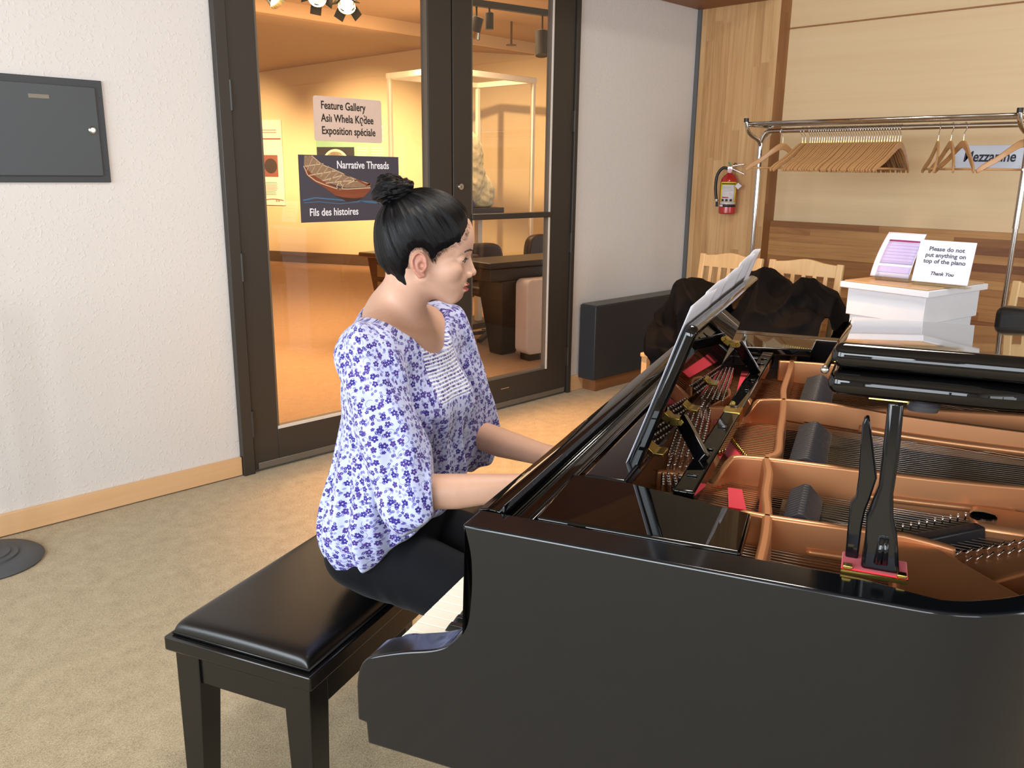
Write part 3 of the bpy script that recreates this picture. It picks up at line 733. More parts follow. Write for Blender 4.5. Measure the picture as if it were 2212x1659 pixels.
spr = MB(); spr.cyl((7.25, 7.28, 2.80), (7.25, 7.28, 3.05), 0.012, 8); spr.lathe([(0, 0), (0.06, 0), (0.06, 0.008), (0, 0.008)], (7.25, 7.28, 2.795), 12)
tag(spr.build('sprinkler_head', M['gstrip']), 'small sprinkler head hanging from the gallery ceiling', 'sprinkler')
# lamps' own light, then area fills
def at_wall(px, z): p = g0+gd*px; return (p.x, p.y, z)
spot('lamp_light', (4.6, 8.6, 2.75), at_wall(1.9, 1.3), 1350, WARM, 50, 1.0, 0.04)
spot('lamp_light', (4.2, 9.6, 2.7), at_wall(-0.3, 1.3), 1150, WARM, 48, 1.0, 0.04)
spot('lamp_light', (5.6, 7.0, 2.8), at_wall(4.3, 1.2), 420, WARM, 60, 1.0, 0.04)
spot('lamp_light', (3.78, 5.6, 2.5), (3.6, 7.2, 0), 300, WARM, 75, 0.9, 0.05)
spot('lamp_light', (3.14, 5.5, 2.4), (2.75, 4.9, 0), 420, WARM, 70, 0.9, 0.05)
spot('lamp_light', (5.07, 5.2, 2.4), (5.3, 5.75, 1.2), 40, WARM, 60, 0.9, 0.05)
area('gallery_fill', (4.5, 6.5, 3.0), (4.5, 6.6, 0), 3.0, 2.5, 110, WARM)  # added area fill that lifts the gallery, belongs to no fixture
area('gallery_fill_up', (5.0, 7.0, 0.9), (5.3, 7.6, 3.0), 2.0, 1.2, 60, WARM)  # area fill aimed upward, no fixture modelled here
# ---- signs on the door glass
M['sign_pink'] = pmat('pale_pink_sign', (214, 190, 176), rough=0.5); M['sign_ink'] = pmat('black_sign_lettering', (28, 22, 20), rough=0.6)
M['sign_navy'] = pmat('charcoal_navy_print', (66, 64, 76), rough=0.45); M['white_ink'] = pmat('white_lettering', (236, 236, 244), rough=0.6)
s1 = empty('gallery_sign', (2.241, Y0-0.0035, 1.529), 0, 'pale pink rounded sign lettered Feature Gallery on the left door glass', 'sign')
pts = []
for cx_, cz_, a0 in ((0.385-0.012, 0.201-0.012, 0), (0.012, 0.201-0.012, 90), (0.012, 0.012, 180), (0.385-0.012, 0.012, 270)):
    for k in range(5): a = R(a0+22.5*k); pts.append((cx_+0.012*math.cos(a), cz_+0.012*math.sin(a)))
MB().prism(pts, -0.002, 0.0015, 'y').build('board', M['sign_pink'], s1)
def ltr(par, txt, x, z, size, mat, xs=0.8, bold=0.0, y=-0.0025, it=0.0, al='LEFT'):
    return text_mesh('lettering', txt, size, mat, par, frame((x, y, z), (1, 0, 0), (0, 0, 1)), al, bold, xs, 0.0003, it)
ltr(s1, 'Feature Gallery', 0.038, 0.145, 0.050, M['sign_ink'], 0.80, 0.0008)
ltr(s1, 'As\u00ec\u0131 Whela K\u01eb\u0300dee', 0.038, 0.088, 0.050, M['sign_ink'], 0.80, 0.0008)
ltr(s1, 'Exposition sp\u00e9ciale', 0.038, 0.032, 0.050, M['sign_ink'], 0.80, 0.0008)
s2 = empty('exhibition_poster', (2.149, Y0-0.0035, 1.156), 0, 'dark exhibition poster of a wooden canoe lettered Narrative Threads on the left door glass', 'poster')
PW, PH = 0.576, 0.309
MB().box(0, PW, -0.002, 0.0015, 0, PH).build('sheet', M['sign_navy'], s2)
ltr(s2, 'Narrative Threads', 0.205, 0.250, 0.050, M['white_ink'], 0.83, 0.0007)
ltr(s2, 'Fils des histoires', 0.045, 0.030, 0.050, M['white_ink'], 0.83, 0.0007)
M['hull'] = wood('canoe_bark', [(110, 54, 34), (150, 84, 56)], axis=0, rough=0.6); M['hull_in'] = pmat('canoe_lining', (146, 118, 92), rough=0.6, var=0.35, vs=90)
M['rib'] = pmat('canoe_ribs', (206, 180, 146), rough=0.6); M['blueswirl'] = pmat('blue_swirl', (70, 110, 146), rough=0.6); M['hullshade'] = pmat('canoe_keel', (60, 40, 34), rough=0.6)
def cn(u, v): return (u/1373*0.600-0.0085-0.0, PH-(v-765)/830*PH*1.0)
def outl(pl): return [cn(*p) for p in pl]
def sheet(mb, pl, y): mb.prism([(p[0], p[1]) for p in outl(pl)], y-0.0003, y, 'y')
m = MB(); sheet(m, [(80, 900), (95, 1000), (180, 1080), (330, 1170), (450, 1260), (600, 1340), (740, 1340), (830, 1290), (930, 1200), (940, 1165), (700, 1190), (500, 1170), (330, 1090), (180, 1000)], -0.0024); m.build('canoe_hull', M['hull'], s2)
m = MB(); sheet(m, [(450, 1262), (600, 1342), (740, 1342), (828, 1292), (700, 1305), (560, 1290)], -0.0027); m.build('canoe_keel', M['hullshade'], s2)
m = MB(); sheet(m, [(90, 775), (190, 775), (290, 860), (400, 930), (500, 960), (590, 1005), (760, 1065), (935, 1125), (925, 1160), (600, 1170), (450, 1130), (300, 1080), (160, 985), (80, 890)], -0.0027); m.build('canoe_lining', M['hull_in'], s2)
m = MB()
def strip(pl, wd, y=-0.0031):
    for (a, b) in zip(pl[:-1], pl[1:]):
        a = Vector((*cn(*a), 0)); b = Vector((*cn(*b), 0)); nn = (b-a).normalized(); sd = Vector((-nn.y, nn.x, 0))*wd
        q = [a+sd, a-sd, b-sd, b+sd]; m.prism([(p.x, p.y) for p in q], y-0.0003, y, 'y')
strip([(75, 900), (120, 1010), (220, 1085), (330, 1130), (480, 1180), (620, 1185), (930, 1170)], 0.0022)
strip([(180, 775), (300, 880), (420, 925), (590, 1000), (740, 1065), (930, 1125)], 0.0018)
for s_ in ([(90, 905), (310, 870)], [(140, 1015), (480, 955)], [(300, 1080), (600, 1000)], [(340, 1110), (740, 1070)], [(595, 1000), (760, 1090)], [(560, 1140), (740, 1070)]): strip(s_, 0.0022)
for k in range(9): strip([(110+k*55, 960+k*24-(k > 5)*0), (190+k*66, 800+k*32)], 0.0010)
strip([(480, 1150), (500, 1110), (540, 1120), (555, 1160), (530, 1190), (490, 1180), (480, 1150)], 0.0022)
m.build('canoe_ribs', M['rib'], s2)
m = MB(); strip([(740, 1065), (860, 1120), (935, 1130)], 0.0045, -0.0035); strip([(860, 1150), (940, 1110)], 0.0025, -0.0035); m.build('canoe_bow', M['hull'], s2)
m = MB(); strip([(50, 1320), (200, 1290), (400, 1310), (700, 1340), (950, 1350), (1060, 1380)], 0.003, -0.0024); strip([(60, 1350), (250, 1340), (500, 1370), (800, 1350), (1050, 1380)], 0.0016, -0.0024); m.build('blue_swirl', M['blueswirl'], s2)
# ================================================================ GRAND PIANO
PA = R(-67.75); PX, PY = 0.633, 0.711
PU = Vector((math.cos(PA), math.sin(PA), 0)); PV = Vector((-PU.y, PU.x, 0))
def pw(s, t, z=0.0): return Vector((PX, PY, 0))+PU*s+PV*t+Vector((0, 0, z))
def m_lacquer(name, col=(7, 7, 8), rough=0.012):
    n = NT(name); co = n.coord(); c = srgb(col)
    n.b.inputs['Base Color'].default_value = c
    n.l(n.math('MULTIPLY_ADD', n.noise(co, 3, 4), 0.02, rough), n.b.inputs['Roughness'])
    n.b.inputs['Specular IOR Level'].default_value = 0.5; n.b.inputs['IOR'].default_value = 1.5
    return n.m
M['lacq'] = m_lacquer('black_piano_lacquer')
M['lacqside'] = m_lacquer('black_piano_lacquer_side', (17, 19, 23), 0.10)
M['satin'] = pmat('satin_black_wood', (13, 13, 14), rough=0.25, spec=0.4, var=0.1)
M['brass'] = pmat('polished_brass', (214, 184, 96), rough=0.2, metal=1.0, var=0.05)
M['copper'] = pmat('bronze_painted_plate', (206, 142, 96), rough=0.36, metal=0.6, spec=0.5, var=0.05, vs=8)
M['pin'] = pmat('nickel_pin', (225, 222, 220), rough=0.16, metal=1.0)
M['string'] = pmat('steel_string', (204, 198, 188), rough=0.28, metal=1.0)
M['stringc'] = pmat('copper_wound_string', (170, 130, 100), rough=0.35, metal=1.0)
M['felt_red'] = pmat('red_felt', (222, 40, 62), rough=0.95, bump=0.3, bs=300, sheen=0.3)
M['felt_dark'] = pmat('charcoal_damper', (46, 45, 49), rough=0.4, var=0.1)
M['felt_line'] = pmat('pale_felt_edge', (196, 192, 192), rough=0.8)
M['sboard'] = wood('soundboard_spruce', [(78, 66, 42), (104, 88, 58)], axis=0, strip=0.07, stripaxis=1, var=0.1, rough=0.4, coat=0.2)
M['ivory'] = pmat('ivory_key', (238, 234, 218), rough=0.22, var=0.02); M['ebony'] = pmat('black_key', (20, 20, 21), rough=0.25)
M['casein'] = pmat('case_inside_brown', (60, 34, 22), rough=0.25, coat=0.3)
pn = empty('grand_piano', (PX, PY, 0), PA, 'glossy black grand piano with its lid on the short prop and a bronze coloured plate', 'piano')
# -- case outline (s, t)
OUT = [(0, 0), (0.25, 0), (0.45, 0), (0.53, 0.004), (0.585, 0.028), (0.64, 0.075), (0.72, 0.17), (0.82, 0.29), (0.95, 0.40), (1.1, 0.49), (1.26, 0.57), (1.42, 0.68), (1.54, 0.84), (1.59, 1.03), (1.57, 1.24), (1.48, 1.40), (1.36, 1.48), (1.2, 1.50), (0.8, 1.50), (0.4, 1.50), (0, 1.50)]
OS = [(p.x, p.y) for p in spline(OUT, 5)]
def inset(pl, d):
    out = []
    for i, p in enumerate(pl):
        a = Vector(pl[max(i-1, 0)]); b = Vector(pl[min(i+1, len(pl)-1)]); t_ = (b-a).normalized()
        out.append((p[0]-t_.y*d, p[1]+t_.x*d))
    return out
def wall(mb, outer, inner, z0, z1):
    n = len(outer); vs = [(*p, z0) for p in outer]+[(*p, z1) for p in outer]+[(*p, z1) for p in inner]+[(*p, z0) for p in inner]
    fs = []
    for i in range(n-1):
        for k in range(4):
            a = k*n+i; b = ((k+1) % 4)*n+i; fs.append((a, a+1, b+1, b))
    fs += [(0, n, 2*n, 3*n), (n-1, 2*n-1, 3*n-1, 4*n-1)]
    return mb.add(vs, fs)
# cheek / arm profile on both ends
ARM = spline([(0.0, 0.985), (0.004, 0.969), (0.009, 0.946), (0.0105, 0.915), (0.009, 0.884), (0.005, 0.854), (-0.006, 0.832), (-0.022, 0.815), (-0.045, 0.803), (-0.086, 0.790), (-0.125, 0.775), (-0.144, 0.764), (-0.155, 0.747), (-0.160, 0.721)], 4)
ap_ = [(p.x, p.y) for p in ARM]+[(-0.160, 0.667), (-0.147, 0.666), (-0.145, 0.634), (0.02, 0.634), (0.02, 0.985)]
IN = []
for i, p in enumerate(OS):
    wd = float(np.interp(p[0], [0.44, 0.53], [0.052, 0.030]))
    a_ = Vector(OS[max(i-1, 0)]); b_ = Vector(OS[min(i+1, len(OS)-1)]); t_ = (b_-a_).normalized(); IN.append((p[0]-t_.y*wd, p[1]+t_.x*wd))
IN[0] = (0.0, 0.052); IN[-1] = (0.0, 1.448)
ARMP = [(0.0, 0.985)]+ap_[1:-2]+[(0.0, 0.634)]
bm = bmesh.new()
def bf(vs):
    try: bm.faces.new([bm.verts.new(v) for v in vs])
    except ValueError: pass
for i in range(len(OS)-1):
    a, b, c, d = OS[i], OS[i+1], IN[i+1], IN[i]
    bf([(*a, 0.634), (*b, 0.634), (*b, 0.985), (*a, 0.985)]); bf([(*a, 0.985), (*b, 0.985), (*c, 0.985), (*d, 0.985)])
    bf([(*d, 0.985), (*c, 0.985), (*c, 0.634), (*d, 0.634)]); bf([(*d, 0.634), (*c, 0.634), (*b, 0.634), (*a, 0.634)])
for t0, t1 in ((0.0, 0.052), (1.448, 1.5)):
    bf([(p[0], t0, p[1]) for p in ARMP]); bf([(p[0], t1, p[1]) for p in ARMP])
    for i in range(len(ARMP)-1):
        p, q = ARMP[i], ARMP[i+1]; bf([(p[0], t0, p[1]), (q[0], t0, q[1]), (q[0], t1, q[1]), (p[0], t1, p[1])])
bmesh.ops.remove_doubles(bm, verts=bm.verts, dist=0.00005); bmesh.ops.recalc_face_normals(bm, faces=bm.faces)
me = bpy.data.meshes.new('rim'); bm.to_mesh(me); bm.free(); me.materials.append(M['lacqside'])
ro = bpy.data.objects.new('rim', me); COL.objects.link(ro); ro.parent = pn
q_ = ro.modifiers.new('bevel', 'BEVEL'); q_.width = 0.0032; q_.segments = 3; q_.use_clamp_overlap = False; q_.limit_method = 'ANGLE'; q_.angle_limit = R(35)
me.polygons.foreach_set('use_smooth', [True]*len(me.polygons)); me.set_sharp_from_angle(angle=R(35))
MB().box(-0.142, 0.30, 0.052, 1.448, 0.60, 0.668).build('keybed', M['satin'], pn, bevel=0.004)
MB().box(-0.172, -0.158, 0.054, 1.446, 0.64, 0.712).build('key_slip', M['lacq'], pn, bevel=0.004)
for t0, t1 in ((0.053, 0.112), (1.344, 1.447)):
    pr = spline([(-0.156, 0.67), (-0.156, 0.728), (-0.13, 0.748), (-0.07, 0.752), (-0.02, 0.757), (0.0, 0.775), (0.0, 0.67)], 4)
    MB().prism([(p.x, p.y) for p in pr], t0, t1, 'y').build('key_block', M['lacq'], pn, bevel=0.003)
# keys
kw = 0.02365; k0 = 0.1135
wk = MB().box(-0.156, -0.003, 0.0004, kw-0.0006, 0.712, 0.7335).build('white_key', M['ivory'], pn, bevel=0.0012, seg=2, loc=(0, k0, 0))
for i in range(1, 52):
    c = wk.copy(); COL.objects.link(c); c.parent = pn; c.location = (0, k0+kw*i, 0)
bk = MB(); bk.poly3([(-0.098, -0.0045, 0.7455), (-0.003, -0.0045, 0.7455), (-0.003, 0.0045, 0.7455), (-0.098, 0.0045, 0.7455)], [(-0.105, -0.006, 0.7337), (-0.003, -0.006, 0.7337), (-0.003, 0.006, 0.7337), (-0.105, 0.006, 0.7337)])
bk = bk.build('black_key', M['ebony'], pn, bevel=0.001); first = True
# key 0 at the treble end is C; going down C B A G F E D: sharps lie between every pair except C|B and F|E
for i in range(51):
    if (i % 7) in (0, 4): continue
    o = bk if first else bk.copy()
    if not first: COL.objects.link(o); o.parent = pn
    first = False; o.location = (0, k0+kw*(i+1), 0)
# fallboard, stretcher, music tray front, side shelves
fb = spline([(0.000, 0.745), (-0.006, 0.80), (-0.004, 0.90), (-0.003, 0.975), (0.002, 0.986), (0.026, 0.986), (0.034, 0.975), (0.034, 0.745)], 3)
MB().prism([(p.x, p.y) for p in fb], 0.053, 1.447, 'y').build('fallboard', M['lacq'], pn, bevel=0.0015)
MB().box(0.040, 0.062, 0.053, 1.447, 0.80, 0.976).build('stretcher', M['lacq'], pn, bevel=0.005, seg=3)
MB().cyl((0.037, 0.06, 0.966), (0.037, 1.44, 0.966), 0.0035, 8).build('hinge_rod', M['silver'], pn, smooth=True)
MB().box(0.066, 0.072, 0.055, 1.445, 0.955, 0.982).build('lock_rail', M['lacq'], pn, bevel=0.002)
M['tray'] = m_lacquer('music_tray_lacquer', (15, 17, 22), 0.14)
MB().box(0.080, 0.142, 0.228, 1.245, 0.966, 0.985).build('tray_front', M['tray'], pn, bevel=0.005, seg=3)
def shelf(t0, t1, ta, tb):
    m = MB(); pts = [(0.074, t0), (0.322, t0), (0.318, ta), (0.15, tb), (0.066, tb)]
    if t0 > 0.7: pts = pts[::-1]
    m.prism(pts, 0.967, 0.986, 'z'); m.build('side_shelf', M['lacq'], pn, bevel=0.004, seg=3)
shelf(0.057, 0, 0.180, 0.222); shelf(1.443, 0, 1.300, 1.262)
MB().box(0.08, 0.31, 0.060, 0.085, 0.90, 0.966).build('shelf_rail', M['satin'], pn)
MB().box(0.08, 0.31, 1.41, 1.44, 0.90, 0.966).build('shelf_rail', M['satin'], pn)
# ledge inside the near rim
# sliding tray side runners and rear rack bar
for t in (0.238, 1.235): MB().box(0.14, 0.205, t, t+0.022, 0.945, 0.966).build('tray_runner', M['satin'], pn, bevel=0.002)
rb = MB().box(0.206, 0.236, 0.236, 1.246, 0.955, 0.981).build('tray_rear_bar', M['lacq'], pn, bevel=0.003)
rng = random.Random(3)
for t in (0.30, 0.43, 0.56, 0.70, 0.84, 0.93, 1.02, 1.10, 1.16):
    q = MB().box(0.214, 0.228, t-0.006, t+0.006, 0.981, 0.9835); q.build('rack_notch', M['lacq'], rb, bevel=0.001)
MB().box(0.2055, 0.2366, 0.66, 0.70, 0.9545, 0.9818).build('brass_band', M['brass'], rb)
# music desk
DK = Vector((0.322, 0, 0.947)).normalized()
def dpt(t, h, off=0.0): return Vector((0.126, t, 0.957))+DK*h+Vector((DK.z, 0, -DK.x))*off
m = MB(); a0, a1 = 0.300, 1.012; hh = 0.252
pl = [(a0, 0.0), (a1, 0.0)] + [(a1, hh*0.52), (a1-0.045, hh)] + [(a0+0.008, hh), (a0, hh-0.008)]
m.poly3([dpt(t, h, -0.009) for t, h in pl], [dpt(t, h, 0.009) for t, h in pl])
desk = m.build('music_desk', M['lacq'], pn, bevel=0.006, seg=4)
m = MB(); m.poly3([dpt(a0+0.02, 0.004, -0.009), dpt(a1-0.02, 0.004, -0.009), dpt(a1-0.02, 0.018, -0.009), dpt(a0+0.02, 0.018, -0.009)], [dpt(a0+0.02, 0.004, -0.030), dpt(a1-0.02, 0.004, -0.030), dpt(a1-0.02, 0.018, -0.030), dpt(a0+0.02, 0.018, -0.030)])
m.build('desk_lip', M['lacq'], desk, bevel=0.002)
for t in (0.42, 0.70, 0.92):
    m = MB(); c = Vector((0.142, t, 0.962)); m.box(c.x-0.012, c.x+0.014, t-0.018, t+0.018, 0.967, 0.972); m.cyl((c.x-0.004, t-0.02, 0.974), (c.x-0.004, t+0.02, 0.974), 0.004, 8)
    m.build('desk_hinge', M['brass'], pn, bevel=0.001)
for (pt, ft) in ((0.447, 0.372), (0.985, 0.995)):
    hp = dpt(pt, 0.070 if pt < .6 else 0.10, 0.020)
    m = MB(); m.bar(hp+Vector((0.006, 0, 0)), (0.222, ft, 0.984), 0.022, 0.012, (0, 1, 0), 0.004); arm = m.build('desk_support', M['lacq'], pn, bevel=0.002)
    m = MB(); m.obox(hp+Vector((-0.004, 0, 0)), (1, 0, 0), (0, 1, 0), (0, 0, 1), 0.008, 0.012, 0.006); m.cyl(hp+Vector((0.006, -0.014, 0)), hp+Vector((0.006, 0.014, 0)), 0.0055, 10); m.build('pivot_bracket', M['brass'], arm, bevel=0.001)
# plate (cast iron, bronze paint)
MB().box(0.075, 0.30, 0.085, 1.43, 0.885, 0.9045).build('pin_block_web', M['copper'], pn, bevel=0.004)
INS = inset(OS, 0.031); sb_in = [p for p in INS if p[0] > 0.30]
m = MB(); m.poly3([(*p, 0.868) for p in sb_in], [(*p, 0.855) for p in sb_in]); m.build('soundboard', M['sboard'], pn)
def beam(name, pts, w=0.013, z0=0.893, z1=0.957, zs=None):
    P = spline([(p[0], p[1], 0) for p in pts], 5); n = len(P); vs = []
    for i, p in enumerate(P):
        tt = (P[min(i+1, n-1)]-P[max(i-1, 0)]).normalized(); nn = Vector((-tt.y, tt.x, 0))
        zt = z1 if zs is None else float(np.interp(i/(n-1)*(len(pts)-1), range(len(pts)), zs))
        vs += [p+nn*(w*0.75)+Vector((0, 0, z0)), p+nn*w*0.5+Vector((0, 0, zt)), p-nn*w*0.5+Vector((0, 0, zt)), p-nn*(w*0.75)+Vector((0, 0, z0))]
    fs = [(i*4+k, i*4+(k+1) % 4, i*4+4+(k+1) % 4, i*4+4+k) for i in range(n-1) for k in range(4)]
    fs += [(0, 1, 2, 3), (4*n-4, 4*n-3, 4*n-2, 4*n-1)]
    return MB().add(vs, fs).build(name, M['copper'], pn, bevel=0.0035, seg=3)
beam('plate_cross_beam', [(0.340, 0.058), (0.337, 0.18), (0.330, 0.270), (0.320, 0.34), (0.314, 0.43), (0.303, 0.505), (0.316, 0.545), (0.308, 0.66), (0.300, 0.80), (0.292, 0.90), (0.283, 1.00), (0.278, 1.21), (0.272, 1.40)], 0.013)
Z_ = [0.915, 0.957]
beam('plate_strut', [(0.250, 0.262), (0.30, 0.258), (0.340, 0.255), (0.43, 0.259), (0.50, 0.265), (0.56, 0.262)], 0.011, zs=[0.93, 0.957, 0.957, 0.957, 0.957, 0.95])
beam('plate_strut', [(0.140, 0.428), (0.165, 0.436), (0.190, 0.436), (0.225, 0.455), (0.250, 0.490), (0.30, 0.500), (0.44, 0.505), (0.60, 0.515), (0.80, 0.56), (0.95, 0.60)], 0.012, zs=[0.935, 0.935, 0.935, 0.915, 0.955, 0.957, 0.957, 0.957, 0.955, 0.94])
beam('plate_strut', [(0.150, 0.845), (0.19, 0.850), (0.222, 0.845), (0.245, 0.875), (0.29, 0.895), (0.36, 0.902), (0.43, 0.890), (0.50, 0.870), (0.62, 0.855), (0.80, 0.85), (1.15, 0.86)], 0.012, zs=[0.938, 0.938, 0.925, 0.955, 0.957, 0.957, 0.957, 0.957, 0.957, 0.955, 0.94])
beam('plate_strut', [(0.42, 0.905), (0.50, 0.955), (0.62, 0.985), (0.80, 1.02), (1.20, 1.08), (1.38, 1.12)], 0.020, z0=0.90, z1=0.95)
beam('plate_strut', [(0.245, 1.275), (0.30, 1.285), (0.40, 1.290), (0.70, 1.30), (1.25, 1.31)], 0.014)
beam('plate_strut', [(0.150, 0.885), (0.17, 0.98), (0.16, 1.05)], 0.008, z1=0.93)
# rounded bulges at the feet of the struts
def bulge(pts, r, zc):
    MB().tube([(p[0], p[1], zc) for p in spline([(a, b, 0) for a, b in pts], 6)], r, 12).build('plate_bead', M['copper'], pn, smooth=True)
bulge([(0.385, 0.249), (0.45, 0.253), (0.55, 0.255)], 0.006, 0.916)
bulge([(0.455, 0.494), (0.54, 0.500), (0.66, 0.512)], 0.006, 0.918)
bulge([(0.44, 0.868), (0.52, 0.852), (0.62, 0.842), (0.80, 0.838)], 0.008, 0.920)
# plate flange along the bent side
fl = [(0.3475, 0.0575), (0.498, 0.0575)]+[p for p in INS if 0.50 < p[0] < 1.0 and p[1] < 0.5]
flo = fl+[(0.93, 0.46), (0.80, 0.34), (0.70, 0.235), (0.62, 0.160), (0.575, 0.215), (0.545, 0.258), (0.520, 0.282), (0.494, 0.285), (0.486, 0.24), (0.485, 0.12), (0.44, 0.085), (0.3475, 0.078)]
m = MB(); m.poly3([(*p, 0.948) for p in flo][::-1], [(*p, 0.90) for p in flo][::-1]); m.build('plate_flange', M['copper'], pn, bevel=0.007, seg=4)
MB().box(0.33, 0.50, 0.08, 0.30, 0.869, 0.874).build('bridge_cap', M['sboard'], pn)
# bass / hitch area at the right
m = MB(); m.poly3([(0.495, 0.330, 0.926), (0.600, 0.430, 0.926), (0.612, 0.415, 0.926), (0.510, 0.312, 0.926)][::-1], [(0.490, 0.335, 0.869), (0.600, 0.440, 0.869), (0.620, 0.41, 0.869), (0.512, 0.305, 0.869)][::-1])
br = m.build('bridge', M['felt_dark'], pn, bevel=0.003)
pinm = MB(); pinm.cyl((0, 0, 0), (0, 0, 0.011), 0.0013, 6); pinm.sphere((0, 0, 0.011), 0.0014, 6, 4)
p0 = pinm.build('bridge_pin', M['pin'], pn, smooth=True, loc=(0.503, 0.350, 0.926))
for i in range(1, 9):
    c = p0.copy(); COL.objects.link(c); c.parent = pn; c.location = (0.503+i*0.0105, 0.350+i*0.0105*0.97, 0.926)
m = MB(); m.poly3([(0.55, 0.295, 0.925), (0.70, 0.425, 0.925), (0.74, 0.39, 0.925), (0.60, 0.235, 0.925)][::-1], [(0.54, 0.30, 0.869), (0.70, 0.44, 0.869), (0.76, 0.38, 0.869), (0.60, 0.22, 0.869)][::-1])
m.build('hitch_plate', M['copper'], pn, bevel=0.005)
hp = MB(); hp.tube([(-0.004, -0.0035, 0), (0.004, 0.0035, 0.007)], 0.0014, 6); hp = hp.build('hitch_pin', M['pin'], pn, smooth=True, loc=(0.568, 0.297, 0.926))
for i in range(1, 16):
    c = hp.copy(); COL.objects.link(c); c.parent = pn; c.location = (0.568+(i//2)*0.0135+(i % 2)*0.010, 0.297+(i//2)*0.0125-(i % 2)*0.016, 0.926)
m = MB(); m.lathe([(0, 0), (0.018, 0), (0.018, 0.004), (0.014, 0.007), (0.0, 0.008)], (0.612, 0.452, 0.926), 24); m.build('plate_bolt_cap', M['lacq'], pn, smooth='auto')
MB().box(0.60, 0.72, 0.415, 0.50, 0.90, 0.928).build('plate_shoulder', M['copper'], pn, bevel=0.008)
# strings
sm = {}
def stringmesh(L, r, mat, key):
    if key not in sm:
        q = MB(); q.cyl((0, 0, 0), (1, 0, 0), r, 5); sm[key] = q.build('string', mat, pn, smooth=True); return sm[key], True
    return sm[key], False
def add_string(s0, t0, s1, t1, z, key, r, mat):
    o, new = stringmesh(1, r, mat, key)
    if not new: o = o.copy(); COL.objects.link(o); o.parent = pn
    L = math.hypot(s1-s0, t1-t0); o.scale = (L, 1, 1); o.location = (s0, t0, z); o.rotation_euler = (0, 0, math.atan2(t1-t0, s1-s0))
# in-view strings in each bay
for i in range(20): t = 0.085+i*0.0085; add_string(0.09, t+0.02, 0.486, t, 0.912, 'a', 0.0007, M['string'])
for i in range(22): t = 0.275+i*0.0098; add_string(0.175, t+0.035*(1-i/22)+0.075*(i < 9)*0.6, 0.55+0.02*i, t-0.02, 0.912, 'a', 0.0007, M['string'])
for i in range(30): t = 0.525+i*0.0112; add_string(0.17, t, 0.95, t+0.015, 0.912, 'a', 0.0007, M['string'])
for i in range(27): t = 0.915+i*0.0132; add_string(0.15, t, 1.25, t-0.20, 0.914, 'c', 0.0014, M['stringc'])
# tuning pins: nearest hundred are single pins
pins = []
def field(c00, c01, c10, c11, nu, nv):
    for j in range(nv):
        for i in range(nu):
            u = i/(nu-1); v = (j+0.45*(i % 2))/(nv-0.55)
            a = Vector(c00).lerp(Vector(c01), u); b = Vector(c10).lerp(Vector(c11), u); p = a.lerp(b, v); pins.append((p.x, p.y))
field((0.163, 0.375), (0.197, 0.375), (0.152, 0.425), (0.178, 0.428), 4, 5)
field((0.140, 0.520), (0.192, 0.520), (0.104, 0.835), (0.156, 0.835), 6, 20)
field((0.122, 0.925), (0.166, 0.925), (0.108, 1.250), (0.140, 1.250), 5, 20)
for k in range(12): pins.append((0.190+0.001*(k % 2), 0.300+k*0.0095))
pins.sort(key=lambda p: (p[0]-0.418)**2+(p[1]+0.855)**2)
def pinshape(q, x=0, y=0):
    q.cyl((x, y, 0), (x, y, 0.026), 0.0021, 7); q.tube([(x, y, 0.001), (x, y, 0.010)], 0.0034, 7); q.sphere((x, y, 0.028), 0.0033, 8, 5)
q = MB(); pinshape(q); tp = q.build('tuning_pin', M['pin'], pn, smooth='auto', loc=(*pins[0], 0.904))
for p in pins[1:100]:
    c = tp.copy(); COL.objects.link(c); c.parent = pn; c.location = (*p, 0.904)
q = MB()
for p in pins[100:]: pinshape(q, *p)
o = q.build('tuning_pins', M['pin'], pn, smooth='auto', loc=(0, 0, 0.904)); o['kind'] = 'stuff'
# felts
m = MB(); m.poly3([(0.252, 0.452, 0.9145), (0.274, 0.452, 0.9145), (0.292, 0.368, 0.9145), (0.266, 0.368, 0.9145)][::-1], [(0.252, 0.452, 0.912), (0.274, 0.452, 0.912), (0.292, 0.368, 0.912), (0.266, 0.368, 0.912)][::-1]); m.build('red_felt_strip', M['felt_red'], pn)
m = MB(); a = [(0.164, 0.83), (0.182, 0.83), (0.224, 0.700), (0.268, 0.592), (0.240, 0.582), (0.205, 0.660)]
m.poly3([(*p, 0.9142) for p in a][::-1], [(*p, 0.9105) for p in a][::-1]); m.build('red_felt_strip', M['felt_red'], pn)
m = MB(); a = [(0.155, 1.30), (0.185, 1.30), (0.20, 1.02), (0.18, 1.02)]
m.poly3([(*p, 0.9162) for p in a][::-1], [(*p, 0.9125) for p in a][::-1]); m.build('red_felt_strip', M['felt_red'], pn)
bd = MB().sphere((0, 0, 0), 0.0042, 8, 6).build('brass_stud', M['brass'], pn, smooth=True, loc=(0.215, 0.716, 0.918))
for i in range(1, 17):
    c = bd.copy(); COL.objects.link(c); c.parent = pn; c.location = (0.215+0.055*(i/16)**1.1, 0.716-0.131*(i/16), 0.918)
# plate ovals
for (s, t) in ((0.168, 0.475), (0.155, 0.545)):
    m = MB(); m.lathe([(0.006, 0), (0.009, 0), (0.009, 0.0015), (0.006, 0.0015)], (s-0.03, t-0.03, 0.9045), 18); m.build('plate_hole_ring', M['copper'], pn, smooth='auto')
